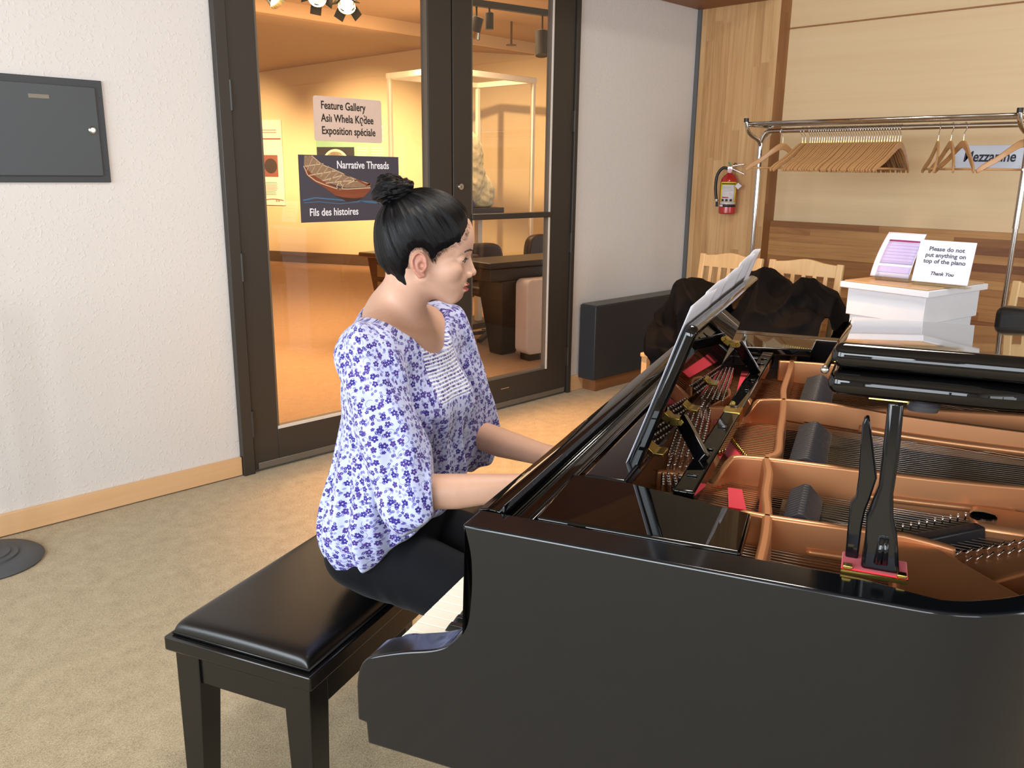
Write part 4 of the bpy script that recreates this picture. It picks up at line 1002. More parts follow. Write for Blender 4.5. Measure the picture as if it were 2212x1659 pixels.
# dampers
def damper_row(s0, s1, t0, t1, n):
    w = (t1-t0)/n*0.80; mid = (s0+s1)/2
    pr = [(s0, 0.916), (s0-0.002, 0.947), (mid-0.004, 0.958), (mid+0.004, 0.957), (s1+0.002, 0.938), (s1, 0.916)]
    q = MB(); q.prism(pr[::-1], 0, w, 'y'); q = q.build('damper', M['felt_dark'], pn, bevel=0.001, loc=(0, t0, 0))
    e = MB(); e.prism([(p[0]*1.0, p[1]-0.004) for p in pr][::-1], w+0.0002, w+0.0022, 'y'); e.build('damper_felt', M['felt_line'], q)
    for i in range(1, n): c = copy_tree(q, pn); c.location = (0, t0+(t1-t0)*i/n, 0)
damper_row(0.352, 0.394, 0.276, 0.400, 12)
damper_row(0.337, 0.391, 0.524, 0.752, 19)
damper_row(0.322, 0.380, 0.916, 1.160, 20)
# lid
lid = empty('lid', (0, 1.492, 0.9930)); lid.parent = pn; lid.rotation_euler = (-R(7.62), 0, 0)
LO = [(p[0]+0.004 if p[0] > 0.5 else p[0], p[1]-1.492-(0.012 if p[1] < 0.7 else -0.004)) for p in OS if p[0] > 0.405]
mn = [(0.396, -1.504)]+LO[:]
mn = [p for p in mn if p[1] < 0.02]+[(0.396, 0.006)]
MB().prism(mn, 0.0, 0.0250, 'z').build('main_lid', M['lacq'], lid, bevel=0.0115, seg=6)
MB().box(0.3965, 0.835, -1.506, -0.002, 0.0270, 0.052).build('front_flap', M['lacq'], lid, bevel=0.0115, seg=6)
m = MB(); n_ = 150
m.tube([(0.392, -1.50+1.48*i/(n_-1), 0.024) for i in range(n_)], [0.0034 if i % 2 else 0.0024 for i in range(n_)], 8); hg = m.build('piano_hinge', M['brass'], lid)
MB().sphere((0.392, -1.503, 0.024), 0.0042, 12, 8).build('hinge_end_cap', M['silver'], hg, smooth=True)
MB().lathe([(0, 0), (0.013, 0), (0.015, -0.004), (0.013, -0.009), (0, -0.010)], (0.484, -1.478, -0.0005), 18).build('rubber_bumper', M['felt_dark'], lid, smooth='auto')
MB().box(0.435, 0.475, -1.475, -1.40, -0.003, 0.0).build('prop_plate', M['brass'], lid)
# prop sticks on the near rim
M['lacqprop'] = m_lacquer('prop_lacquer', (14, 15, 18), 0.08)
main = [(0.447, 0.990), (0.448, 1.026), (0.447, 1.048), (0.451, 1.064), (0.455, 1.086), (0.455, 1.117), (0.4540, 1.178), (0.4690, 1.178), (0.471, 1.119), (0.470, 1.078), (0.473, 1.052), (0.479, 1.032), (0.486, 0.990)]
MB().prism(main, 0.060, 0.082, 'y').build('prop_stick', M['lacqprop'], pn, bevel=0.004, seg=3)
short = [(0.431, 0.990), (0.430, 1.023), (0.430, 1.054), (0.4345, 1.062), (0.4350, 1.085), (0.4335, 1.115), (0.4325, 1.144), (0.4345, 1.152), (0.4385, 1.153), (0.4415, 1.141), (0.4535, 1.086), (0.449, 1.061), (0.446, 1.048), (0.4445, 1.031), (0.4445, 0.990)]
MB().prism(short, 0.0835, 0.0945, 'y').build('short_prop_stick', M['lacqprop'], pn, bevel=0.002, seg=2)
for (a, b, q0) in ((0.4585, 0.992, 0.060),):
    m = MB(); m.tube([(0.463, 0.0585, 1.00), (0.4655, 0.0585, 1.03)], 0.004, 8); m.tube([(0.470, 0.0585, 1.00), (0.4685, 0.0585, 1.03)], 0.003, 8); m.build('stick_groove_bead', M['lacqprop'], pn, smooth=True)
fp = MB().box(0.428, 0.494, 0.056, 0.100, 0.985, 0.990).build('prop_base_plate', M['felt_red'], pn, bevel=0.001)
MB().box(0.428, 0.494, 0.0525, 0.0555, 0.984, 0.989).build('brass_edge', M['brass'], fp)
for s in (0.4295, 0.483): MB().box(s, s+0.0095, 0.053, 0.062, 0.990, 0.994).build('brass_lug', M['brass'], fp, bevel=0.0008)
# legs, lyre, casters
def leg(s, t):
    m = MB(); m.poly3([(s-0.055, t-0.055, 0.60), (s+0.055, t-0.055, 0.60), (s+0.055, t+0.055, 0.60), (s-0.055, t+0.055, 0.60)], [(s-0.035, t-0.035, 0.06), (s+0.035, t-0.035, 0.06), (s+0.035, t+0.035, 0.06), (s-0.035, t+0.035, 0.06)])
    l_ = m.build('leg', M['lacqside'], pn, bevel=0.005)
    MB().cyl((s, t-0.015, 0.03), (s, t+0.015, 0.03), 0.03, 20).build('caster', M['brass'], l_, smooth='auto')
leg(0.22, 0.20); leg(0.22, 1.30); leg(1.35, 1.05)
m = MB(); m.box(0.02, 0.07, 0.62, 0.65, 0.10, 0.60); m.box(0.02, 0.07, 0.85, 0.88, 0.10, 0.60); m.box(0.0, 0.10, 0.60, 0.90, 0.08, 0.14)
m.build('pedal_lyre', M['lacqside'], pn, bevel=0.004)
for t in (0.68, 0.75, 0.82): MB().box(-0.10, 0.02, t-0.012, t+0.012, 0.085, 0.097).build('pedal', M['brass'], pn, bevel=0.004)
MB().box(0.06, 1.2, 0.35, 1.40, 0.62, 0.64).build('case_bottom', M['casein'], pn)
# sheets of music on the desk: top-level
M['paper'] = pmat('white_paper', (226, 226, 236), rough=0.8, var=0.02); 
for (k, t0, w, h, lean, c) in ((0, 0.300, 0.216, 0.262, 0.0, 0.0), (1, 0.41, 0.216, 0.268, 0.0004, 0.002), (2, 0.58, 0.215, 0.270, 0.0, 0.003), (3, 0.735, 0.215, 0.280, 0.0003, 0.004), (4, 0.85, 0.20, 0.282, 0.0, 0.010)):
    e = empty('sheet_music', pw(0.126, t0, 0.957), PA, ['nearest loose white sheet on the black music desk, lowest top edge', 'second white sheet on the music desk counted from the camera side', 'middle white sheet of the row on the music desk', 'fourth white sheet on the music desk, behind the middle one', 'farthest white sheet on the music desk, its pointed corner rising highest'][k], 'sheet music', 'loose sheets on the music desk')
    def fn(u, v, w=w, h=h, c=c, lean=lean, k=k):
        off = -0.0125-lean-0.0012*k+(-c*(v**3)*0.4*math.sin(u*3))
        p = DK*(0.021+h*v-(0.010*abs(u-0.5) if v > 0.9 else 0))+Vector((DK.z, 0, -DK.x))*off
        return (p.x, u*w+(0.004*math.sin(5*v+k)), p.z)
    e2 = MB().grid(fn, 10, 14).build('paper', M['paper'], e, smooth=True, solid=0.0004)
# ================================================================ PIANO BENCH
M['benchwood'] = pmat('black_bench_lacquer', (13, 13, 14), rough=0.22, spec=0.5, var=0.1, vs=4, coat=0.1)
M['vinyl'] = pmat('black_bench_leather', (13, 13, 14), rough=0.33, spec=0.55, var=0.1, vs=10, bump=0.08, bs=500)
BA = R(-68.2)
bn = empty('piano_bench', (*(pw(-0.466, 0.300, 0)[:2]), 0), BA, 'black padded piano bench with square tapered legs the pianist sits on', 'bench')
# local x: from front edge (piano side) backwards is -x ; y: along the keyboard
L, W_ = 0.92, 0.362
top = MB(); top.box(-W_, 0, 0, L, 0.438, 0.470); top.build('seat_frame', M['benchwood'], bn, bevel=0.004)
def cush(u, v):
    x = (u*2-1); y = (v*2-1); e = (max(0, 1-abs(x)**22)*max(0, 1-abs(y)**50))**0.36
    return (-W_/2+x*(W_/2-0.014), L/2+y*(L/2-0.014), 0.4705+0.030*e+0.004*(1-x*x))
cm = MB(); cm.grid(lambda u, v: cush(0.5-0.5*math.cos(PI*u), 0.5-0.5*math.cos(PI*v)), 61, 101); cu_ = cm.build('cushion', M['vinyl'], bn, smooth=True)
pp = [(-0.014, 0.014), (-W_+0.014, 0.014), (-W_+0.014, L-0.014), (-0.014, L-0.014)]
m = MB()
m.tube([(*p, 0.474) for p in pp], 0.0035, 8, closed=True); m.build('piping', M['vinyl'], cu_, smooth=True)
a = 0.018
for nm, b in (('apron', (-W_+0.03, -0.03, 0.020, 0.038)), ('apron', (-W_+0.03, -0.03, L-0.038, L-0.020)), ('apron', (-0.034, -0.018, 0.04, L-0.04)), ('apron', (-W_+0.018, -W_+0.034, 0.04, L-0.04))):
    MB().box(b[0], b[1], b[2], b[3], 0.368, 0.438).build(nm, M['benchwood'], bn, bevel=0.002)
for x0 in (-W_+0.014, -0.014-0.060):
    for y0 in (0.014, L-0.014-0.060):
        m = MB(); c = (x0+0.03, y0+0.03)
        sx = 1 if x0 < -0.2 else -1; sy = 1 if y0 < 0.3 else -1
        tp_ = [(x0, y0), (x0+0.060, y0), (x0+0.060, y0+0.060), (x0, y0+0.060)]
        ox = x0+0.060 if sx < 0 else x0; oy = y0+0.060 if sy < 0 else y0
        bt = [(ox+(p[0]-ox)*0.72, oy+(p[1]-oy)*0.72) for p in tp_]
        n4 = 4; V_ = [(*p, 0.4375) for p in tp_]+[(*p, 0.366) for p in tp_]+[(*p, 0.0) for p in bt]; m.add(V_, [(3, 2, 1, 0), (8, 9, 10, 11)]+[(r_*4+k, r_*4+(k+1) % 4, r_*4+4+(k+1) % 4, r_*4+4+k) for r_ in (0, 1) for k in range(4)]); m.build('leg', M['benchwood'], bn, bevel=0.002)
# ================================================================ COAT RACK, HANGERS, SIGN
M['chrome'] = pmat('chrome_tube', (205, 202, 198), rough=0.14, metal=1.0, var=0.04, vs=6)
M['blackcap'] = pmat('black_plastic', (24, 24, 25), rough=0.45)
cr = empty('coat_rack', (4.8, 2.68, 0), 0, 'long chrome coat rack with a double top shelf in front of the plywood wall', 'coat rack')
YR = -1.44
for yy, sg in ((0.0, -1), (YR, 1)):
    m = MB(); m.cyl((0, yy, 0.08), (0, yy, 1.16), 0.013, 14); m.build('post', M['chrome'], cr, smooth='auto')
    m = MB(); m.cyl((0, yy, 1.155), (0, yy, 1.585), 0.0165, 14); m.build('upper_post', M['chrome'], cr, smooth='auto')
    m = MB(); m.cyl((-0.005, yy, 1.44), (-0.022, yy, 1.44), 0.007, 10); m.build('knob', M['chrome'], cr, smooth='auto')
    for sx in (-1, 1):
        m = MB(); m.tube(spline([(0, yy, 1.56), (sx*0.03, yy, 1.60), (sx*0.09, yy+0.01, 1.625), (sx*0.135, yy+0.015, 1.655), (sx*0.150, yy+0.02, 1.705)], 6), 0.012, 10); br_ = m.build('bracket_arm', M['chrome'], cr, smooth=True)
        MB().cyl((sx*0.150, yy+0.02, 1.700), (sx*0.150, yy+0.02, 1.722), 0.0145, 12).build('end_cap', M['blackcap'], br_, smooth='auto')
    m = MB(); m.cyl((-0.15, yy+0.02, 1.683), (0.15, yy+0.02, 1.683), 0.008, 10); m.build('shelf_end_bar', M['chrome'], cr, smooth=True)
    m = MB(); m.cyl((-0.28, yy, 0.06), (0.28, yy, 0.06), 0.014, 10); m.build('foot_bar', M['chrome'], cr, smooth='auto')
    for sx in (-0.27, 0.27): MB().cyl((sx, yy-0.012, 0.027), (sx, yy+0.012, 0.027), 0.027, 16).build('caster', M['blackcap'], cr, smooth='auto')
for x in (-0.14, -0.075, 0.0, 0.07, 0.14):
    m = MB(); m.cyl((x, 0.02, 1.694), (x, YR+0.02, 1.694), 0.008, 10); m.build('shelf_tube', M['chrome'], cr, smooth=True)
m = MB(); m.tube(spline([(0, 0.0, 1.56), (0, -0.004, 1.60), (0, -0.035, 1.648), (0, -0.09, 1.655)], 6)+spline([(0, -0.2, 1.655), (0, YR+0.09, 1.655), (0, YR+0.035, 1.648), (0, YR+0.004, 1.60), (0, YR, 1.56)], 6), 0.0145, 12); m.build('hanging_rail', M['chrome'], cr, smooth=True)
M['hangerwood'] = wood('hanger_wood', [(168, 122, 76), (200, 152, 102)], axis=0, grain=2, rough=0.35, coat=0.15)
def make_hanger():
    h = empty('coat_hanger', (0, 0, 0))
    up = spline([(0.0, -0.072), (0.025, -0.077), (0.07, -0.108), (0.13, -0.155), (0.185, -0.190), (0.216, -0.220)], 4)
    lo = spline([(0.209, -0.236), (0.178, -0.215), (0.125, -0.183), (0.07, -0.143), (0.025, -0.116), (0.0, -0.108)], 4)
    half = [(p.x, p.y) for p in up]+[(p.x, p.y) for p in lo]
    full = half+[(-x, z) for x, z in half[::-1][1:-1]]
    def cv(x): return 0.030*(x/0.21)**2
    n = len(full); m = MB(); T = 0.0052
    vs = [(x, cv(x)-T, z) for x, z in full]+[(x, cv(x)+T, z) for x, z in full]
    U_ = len(up); Lo = len(lo); k = U_+Lo
    # strips between upper and lower contour, front and back
    def ring(side):
        idx = []
        return idx
    upi = list(range(U_)); loi = list(range(U_, k))
    fs = []
    q = min(U_, Lo)
    for i in range(q-1): fs.append((upi[i], upi[i+1], loi[Lo-2-i], loi[Lo-1-i]))
    # mirrored half
    mi = {}
    for j in range(1, k-1): mi[k-1-j] = k+j-1
    mi[0] = 0; mi[k-1] = k-1
    for i in range(q-1): fs.append((mi[upi[i]], mi[loi[Lo-1-i]], mi[loi[Lo-2-i]], mi[upi[i+1]]))
    allf = fs+[tuple(a+n for a in f[::-1]) for f in fs]
    edge = list(range(n))
    allf += [(edge[i], edge[(i+1) % n], edge[(i+1) % n]+n, edge[i]+n) for i in range(n)]
    m.add(vs, allf); m.build('hanger_arms', M['hangerwood'], h, bevel=0.003)
    MB().cyl((-0.190, cv(0.19), -0.214), (0.190, cv(0.19), -0.214), 0.0055, 8).build('trouser_bar', M['hangerwood'], h, smooth=True)
    pts = [(0.0, 0, -0.074), (0.0, 0, -0.045), (-0.004, 0, -0.030), (-0.019, 0, -0.018), (-0.0195, 0, 0.003), (-0.006, 0, 0.0175), (0.010, 0, 0.0135), (0.0185, 0, 0.0)]
    m = MB(); m.tube(spline(pts, 5), 0.0016, 6); m.build('hook', M['chrome'], h, smooth=True)
    m = MB(); m.cyl((0, 0, -0.076), (0, 0, -0.062), 0.004, 8); m.build('ferrule', M['brass'], h, smooth='auto')
    return h
ys = [2.536, 2.414, 2.395]; y = 2.366
while y > 1.846: ys.append(y); y -= 0.0142
spec = []
rr = random.Random(5)
for i, y in enumerate(ys):
    a = -6+rr.uniform(-0.8, 0.8)
    if i == 0: a = -32
    if i in (1, 2): a = -15
    if i == 18: a = -8
    if i == len(ys)-1: a = -3
    spec.append((y, a))
_U = ['first', 'second', 'third', 'fourth', 'fifth', 'sixth', 'seventh', 'eighth', 'ninth', 'tenth', 'eleventh', 'twelfth', 'thirteenth', 'fourteenth', 'fifteenth', 'sixteenth', 'seventeenth', 'eighteenth', 'nineteenth']
ORD = _U+['twentieth']+['twenty-'+x for x in _U[:9]]+['thirtieth']+['thirty-'+x for x in _U[:9]]+['fortieth']
gl_ = 'wooden coat hangers bunched on the rack'
loose = [(1.663, 27, 'leftmost of the four loose wooden hangers right of the bunch'), (1.600, 34, 'loose wooden hanger second from the bunch, crossing the grey Mezzanine sign edge'), (1.540, 43, 'loose wooden hanger hanging over the letter M of the Mezzanine sign'), (1.262, -36, 'wooden hanger at the far right end of the rack, turned flat to the room')]
hang0 = make_hanger(); firsth = True
for i, (y, a) in enumerate(spec):
    h = hang0 if firsth else copy_tree(hang0); firsth = False
    h.location = (4.8, y, 1.655); h.rotation_euler = (R(rr.uniform(-0.6, 0.6)), 0, R(a))
    if i == 0: lab = 'pale wooden hanger at the left end of the rack, swung flat apart from the bunch'
    elif i in (1, 2): lab = ['', 'first hanger of the pair hanging left of the tight bunch', 'second hanger of the pair hanging left of the tight bunch'][i]
    elif i == len(spec)-1: lab = 'rightmost hanger of the tight bunch, its open triangle showing'
    else:
        lab = 'wooden hanger in the tight bunch, %s from its left end' % ORD[i-3]
    tag(h, lab, 'coat hanger', gl_)
for y, a, lab in loose:
    h = copy_tree(hang0); h.location = (4.8, y, 1.655); h.rotation_euler = (0, 0, R(a)); tag(h, lab, 'coat hanger', 'loose wooden hangers on the right of the rack')
M['signgrey'] = pmat('brushed_sign_plate', (196, 202, 216), rough=0.35, metal=0.25, var=0.04); M['navy'] = pmat('navy_lettering', (28, 32, 48), rough=0.5)
mz = empty('wall_sign', (5.498, 1.805, 1.445), 0, 'pale grey Mezzanine sign screwed to the plywood wall behind the hangers', 'sign')
MB().box(-0.006, 0.0, -0.62, 0, 0, 0.137).build('plate', M['signgrey'], mz, bevel=0.001)
text_mesh('lettering', 'Mezzanine', 0.082, M['navy'], mz, frame((-0.0068, -0.055, 0.046), (0, -1, 0), (0, 0, 1)), 'LEFT', 0.0018, 0.80, 0.0005, 0.12)
for yy in (-0.014, -0.355): MB().lathe([(0, 0), (0.006, 0), (0.004, 0.004), (0, 0.004)], (-0.006, yy, 0.016), 12, (-1, 0, 0)).build('screw', M['silver'], mz)
# ================================================================ FIRE EXTINGUISHER
M['exred'] = pmat('extinguisher_red', (170, 34, 34), rough=0.25, coat=0.3, var=0.04); M['yellow'] = pmat('yellow_label', (232, 214, 60), rough=0.45); M['labelwhite'] = pmat('white_label', (212, 208, 216), rough=0.5)
fe = empty('fire_extinguisher', (5.285, 3.166, 1.135), R(208), 'red fire extinguisher with a yellow label hanging on the wooden pilaster', 'fire extinguisher')
m = MB(); m.lathe([(0, 0.004), (0.052, 0.0), (0.058, 0.008), (0.058, 0.215), (0.054, 0.235), (0.040, 0.255), (0.022, 0.268), (0.016, 0.275), (0, 0.276)], n=32); m.build('cylinder', M['exred'], fe, smooth='auto')
def band(z0, z1, a0, a1, r, name, mat, par):
    m = MB(); n = 14; vs = []
    for k in range(n+1):
        a = R(a0+(a1-a0)*k/n); vs += [(r*math.cos(a), r*math.sin(a), z0), (r*math.cos(a), r*math.sin(a), z1)]
    m.add(vs, [(2*k, 2*k+2, 2*k+3, 2*k+1) for k in range(n)]); return m.build(name, mat, par, smooth=True, solid=0.0006)
lb = band(0.078, 0.215, -60, 62, 0.0586, 'yellow_label', M['yellow'], fe); band(0.082, 0.196, -44, 46, 0.0592, 'white_label', M['labelwhite'], lb)
band(0.199, 0.207, -50, 50, 0.0592, 'label_heading', M['ink_dark'], lb); band(0.048, 0.064, -70, 70, 0.0588, 'black_band', M['blackcap'], fe); band(0.066, 0.078, -62, 64, 0.0587, 'silver_band', M['signgrey'], fe)
for a in (-33, -6, 22): band(0.086, 0.101, a-8, a+8, 0.0597, 'pictogram', M['navy'], lb)
band(0.108, 0.116, -38, 5, 0.0597, 'pictogram_strip', M['exred'], lb)
for k in range(6): band(0.128+k*0.010, 0.131+k*0.010, -34, 30-(k % 3)*6, 0.0597, 'label_text', M['ink_text'], lb)
band(0.049, 0.063, -62, -30, 0.0594, 'white_oval', M['labelwhite'], fe)
m = MB(); m.cyl((0, 0, 0.272), (0, 0, 0.305), 0.014, 14); m.box(-0.012, 0.014, -0.016, 0.016, 0.296, 0.318); m.build('valve', M['silver'], fe, bevel=0.002)
m = MB(); m.lathe([(0, 0), (0.016, 0), (0.016, 0.008), (0, 0.009)], (0.014, 0.0, 0.290), 18, (1, 0, 0)); m.build('gauge', pmat('pink_gauge', (190, 140, 150), rough=0.3), fe, smooth='auto')
m = MB(); m.bar((0, 0.014, 0.322), (0.0, 0.092, 0.335), 0.014, 0.006); m.build('carry_handle', M['silver'], fe, bevel=0.002)
m = MB(); m.bar((0, 0.010, 0.305), (0.0, 0.098, 0.268), 0.014, 0.006); m.build('squeeze_lever', M['silver'], fe, bevel=0.002)
m = MB(); m.bar((0, -0.012, 0.348), (0.0, 0.004, 0.318), 0.016, 0.008); m.build('green_tag', pmat('green_plastic', (24, 118, 70), rough=0.4), fe, bevel=0.002)
m = MB(); m.tube(spline([(0.0, 0.022, 0.322), (0, 0.03, 0.34), (0, 0.045, 0.332)], 4), 0.003, 6); m.build('pin_ring', M['blackcap'], fe)
m = MB(); m.tube(spline([(0, -0.014, 0.305), (0.0, -0.05, 0.306), (0.0, -0.082, 0.26), (0.004, -0.088, 0.18), (0.01, -0.078, 0.10), (0.014, -0.073, 0.085)], 7), 0.010, 10); hs_ = m.build('hose', M['blackcap'], fe, smooth=True)
m = MB(); m.tube([(0.013, -0.075, 0.098), (0.0145, -0.073, 0.082)], 0.0115, 10); m.build('hose_ferrule', M['silver'], hs_); m = MB(); m.tube([(0.0145, -0.073, 0.082), (0.018, -0.070, 0.048)], [0.008, 0.010], 10); m.build('nozzle', M['blackcap'], hs_)
m = MB(); m.add([(0.05, 0.062, 0.212), (0.045, 0.088, 0.190), (0.05, 0.064, 0.166), (0.055, 0.044, 0.188)], [(0, 1, 2, 3)]); m.build('paper_tag', M['labelwhite'], fe, solid=0.0006)
MB().box(-0.076, -0.055, -0.02, 0.02, 0.02, 0.27).build('wall_bracket', M['silver'], fe, bevel=0.002)
# ================================================================ CHAIRS BY THE WALL
M['chairwood'] = wood('pale_beech', [(196, 158, 108), (222, 190, 142)], axis=2, grain=1.0, rough=0.35, coat=0.15)
def make_chair():
    c = empty('wooden_chair', (0, 0, 0))   # faces -x, width along y
    hw = 0.20
    for sy in (-1, 1):
        m = MB(); m.bar((0.0, sy*(hw-0.018), 0.0), (-0.01, sy*(hw-0.018), 0.46), 0.034, 0.034, (1, 0, 0)); m.bar((-0.01, sy*(hw-0.018), 0.45), (0.055, sy*(hw-0.018), 0.965), 0.034, 0.028, (1, 0, 0)); m.build('back_post', M['chairwood'], c, bevel=0.006, seg=3)
        m = MB(); m.bar((-0.42, sy*(hw-0.020), 0.0), (-0.42, sy*(hw-0.020), 0.43), 0.036, 0.036, (1, 0, 0)); m.build('leg', M['chairwood'], c, bevel=0.004)
    up = [(-hw+0.012, 0.905), (-hw+0.012, 0.965)]+[(p.x, p.y) for p in spline([(-hw+0.03, 0.968), (-0.10, 0.974), (0, 0.990), (0.10, 0.974), (hw-0.03, 0.968)], 5)]+[(hw-0.012, 0.965), (hw-0.012, 0.905)]
    m = MB(); n = len(up); f = [(0.036+(z-0.905)*0.12, y, z-0.01) for y, z in up]; b = [(0.060+(z-0.905)*0.12, y, z-0.01) for y, z in up]; m.poly3(f, b); m.build('top_rail', M['chairwood'], c, bevel=0.004)
    for k in range(5):
        y = -0.118+k*0.059; m = MB(); m.bar((-0.005, y, 0.50), (0.042, y, 0.90), 0.020, 0.012, (1, 0, 0)); m.build('back_slat', M['chairwood'], c, bevel=0.002)
    MB().box(-0.012, 0.012, -hw+0.03, hw-0.03, 0.48, 0.52).build('lower_rail', M['chairwood'], c, bevel=0.003)
    MB().box(-0.45, 0.0, -hw, hw, 0.430, 0.455).build('seat', M['chairwood'], c, bevel=0.008, seg=3)
    for sy in (-1, 1): MB().box(-0.41, -0.02, sy*(hw-0.03)-0.01, sy*(hw-0.03)+0.01, 0.20, 0.23).build('stretcher', M['chairwood'], c, bevel=0.003)
    return c
ch0 = make_chair(); ch0.location = (4.12, 2.455, 0); ch0.rotation_euler = (0, 0, R(-3))
tag(ch0, 'pale wooden slat back chair nearest the corner, a black cloth piled on its seat', 'chair', 'wooden chairs under the coat rack')
c1 = copy_tree(ch0); c1.location = (4.14, 2.025, 0); c1.rotation_euler = (0, 0, R(2)); c1['label'] = 'pale wooden slat back chair left of the white stepped stand, under the black cloth'
c2 = copy_tree(ch0); c2.location = (4.10, 0.86, 0); c2.rotation_euler = (0, 0, R(-4)); c2['label'] = 'wooden chair at the right edge behind the piano lid, with a black case on it'
M['case'] = pmat('black_vinyl_case', (20, 20, 21), rough=0.4)
cs_ = empty('padded_case', (3.98, 0.86, 0.4555), R(-4), 'upright black rounded case standing on the chair at the right edge', 'case')
MB().box(-0.06, 0.05, -0.185, 0.185, 0.0, 0.42).build('case_body', M['case'], cs_, bevel=0.03, seg=4)
m = MB(); m.tube(spline([(-0.005, -0.06, 0.415), (-0.005, -0.04, 0.445), (-0.005, 0.04, 0.445), (-0.005, 0.06, 0.415)], 5), 0.007, 8); m.build('handle', M['case'], cs_, smooth=True)
# black cloth heaped over both seats
M['cloth'] = pmat('black_satin_cloth', (9, 10, 14), rough=0.7, spec=0.07, var=0.2, vs=12, bump=0.1, bs=150)
CO = np.array([3.86, 2.20, 0.0], np.float32)
def cloth_sdf(P):
    P = P+CO
    d = d_ell(P, (3.90, 2.44, 0.62), (0.20, 0.23, 0.235))
    for c, r in (((3.92, 2.12, 0.66), (0.20, 0.22, 0.26)), ((3.92, 1.88, 0.64), (0.20, 0.19, 0.25)), ((3.80, 2.02, 0.60), (0.17, 0.24, 0.22)), ((3.95, 2.25, 0.55), (0.20, 0.45, 0.10)), ((3.74, 2.54, 0.50), (0.09, 0.15, 0.10)), ((3.74, 1.80, 0.62), (0.11, 0.14, 0.18))):
        d = smin(d, d_ell(P, c, r), 0.035)
    Q = P+0.05*np.stack([tri_noise(P, 9, 1), tri_noise(P, 9, 2), tri_noise(P, 9, 3)], 1).astype(np.float32)
    r1 = 1-np.abs(tri_noise(Q, 15, 4))*3.0; r2 = 1-np.abs(tri_noise(Q, 30, 8))*3.0; r3 = 1-np.abs(tri_noise(Q*np.array([1, 1, 0.4], np.float32), 70, 12))*3.0
    d = d-0.030*np.maximum(r1, -0.3)-0.010*np.maximum(r2, -0.3)-0.003*np.maximum(r3, -0.3)
    d = smax(d, 0.4575-P[:, 2], 0.004)
    # drape hanging over the front edge of the left seat
    x0 = 3.655+0.008*np.sin(P[:, 1]*70)
    dr_ = np.maximum(np.abs(P[:, 0]-x0)-0.010, np.maximum(np.abs(P[:, 1]-2.36)-0.24, np.maximum(P[:, 2]-0.50, (0.30+0.8*np.abs(P[:, 1]-2.42))-P[:, 2])))
    d = smin(d, dr_, 0.02)
    return d*0.45
cl = sdf_object('cloth_cover', cloth_sdf, hb(-0.27, 0.27, 0.006), hb(-0.52, 0.54, 0.006), hb(0.28, 1.0, 0.006), M['cloth'], None, relax=1)
cl.location = tuple(float(v) for v in CO); tag(cl, 'crumpled black cloth heaped over the seats of the two wooden chairs', 'cloth')
# ================================================================ WHITE STEPPED STAND, NOTICE, FLYER
M['white'] = pmat('white_painted_stand', (222, 228, 240), rough=0.4, var=0.03); M['standtop'] = wood('stand_top_wood', [(186, 148, 104), (206, 170, 126)], axis=0, rough=0.3)
sd = empty('display_stand', (3.37, 1.13, 0), R(-9), 'white stepped display stand with a light wood top behind the piano', 'stand')
def tier(x0, x1, y0, y1, z0, z1, nm='tier', mat=None, b=0.002): return MB().box(x0, x1, y0, y1, z0, z1).build(nm, mat or M['white'], sd, bevel=b)
tier(0, 0.465, 0, 0.375, 0.955, 0.979, 'top_slab'); tier(0.012, 0.453, 0.012, 0.363, 0.9795, 0.985, 'wood_top', M['standtop'])
tier(0.022, 0.443, 0.020, 0.350, 0.845, 0.9545); tier(0.030, 0.425, 0.030, 0.335, 0.76, 0.8445); tier(0.040, 0.410, 0.040, 0.325, 0.66, 0.7595); tier(0.055, 0.39, 0.055, 0.31, 0.03, 0.6595, 'column'); tier(0.03, 0.42, 0.03, 0.34, 0.0, 0.0295, 'foot')
def on_stand(x, y, z): return sd.location+Vector((x*math.cos(R(-9))-y*math.sin(R(-9)), x*math.sin(R(-9))+y*math.cos(R(-9)), z))
M['notice'] = pmat('white_card', (232, 230, 246), rough=0.35, var=0.01); M['arial'] = pmat('grey_ink', (78, 82, 96), rough=0.6)
nt = empty('notice_card', (3.50, 1.245, 0.9995), R(-91), 'white notice card lettered Please do not put anything on top of the piano', 'notice')
NW, NH = 0.208, 0.160
m = MB(); m.poly3([(0, 0, 0), (NW, 0, 0), (NW+0.002, 0.035, NH), (0.004, 0.035, NH)], [(0, 0.003, 0), (NW, 0.003, 0), (NW+0.002, 0.038, NH), (0.004, 0.038, NH)]); m.build('card', M['notice'], nt)
m = MB(); m.box(0.0, NW, -0.004, 0.06, -0.014, -0.011); m.box(0.0, NW, -0.004, 0.0, -0.011, 0.004); m.poly3([(0, 0.0045, -0.011), (NW, 0.0045, -0.011), (NW, 0.0415, NH), (0, 0.0415, NH)], [(0, 0.0065, -0.011), (NW, 0.0065, -0.011), (NW, 0.0435, NH), (0, 0.0435, NH)])
m.build('acrylic_holder', M['glass2'], nt)
tilt = Vector((0, 0.035, NH)).normalized()
for txt, zz, sz, it in (('Please do not', 0.124, 0.0225, 0), ('put anything on', 0.100, 0.0225, 0), ('top of the piano', 0.076, 0.0225, 0), ('Thank You', 0.030, 0.0185, 0.25)):
    text_mesh('lettering', txt, sz, M['arial'], nt, frame(Vector((0.108, -0.0008, 0))+tilt*zz, (1, 0, 0), tilt), 'CENTER', 0.0006, 1.06, 0.0002, it)
M['lilac'] = pmat('lilac_print', (196, 184, 226), rough=0.5, var=0.06, vs=60); M['plum'] = pmat('plum_print', (140, 40, 100), rough=0.5); M['palepurple'] = pmat('violet_line', (176, 160, 208), rough=0.5)
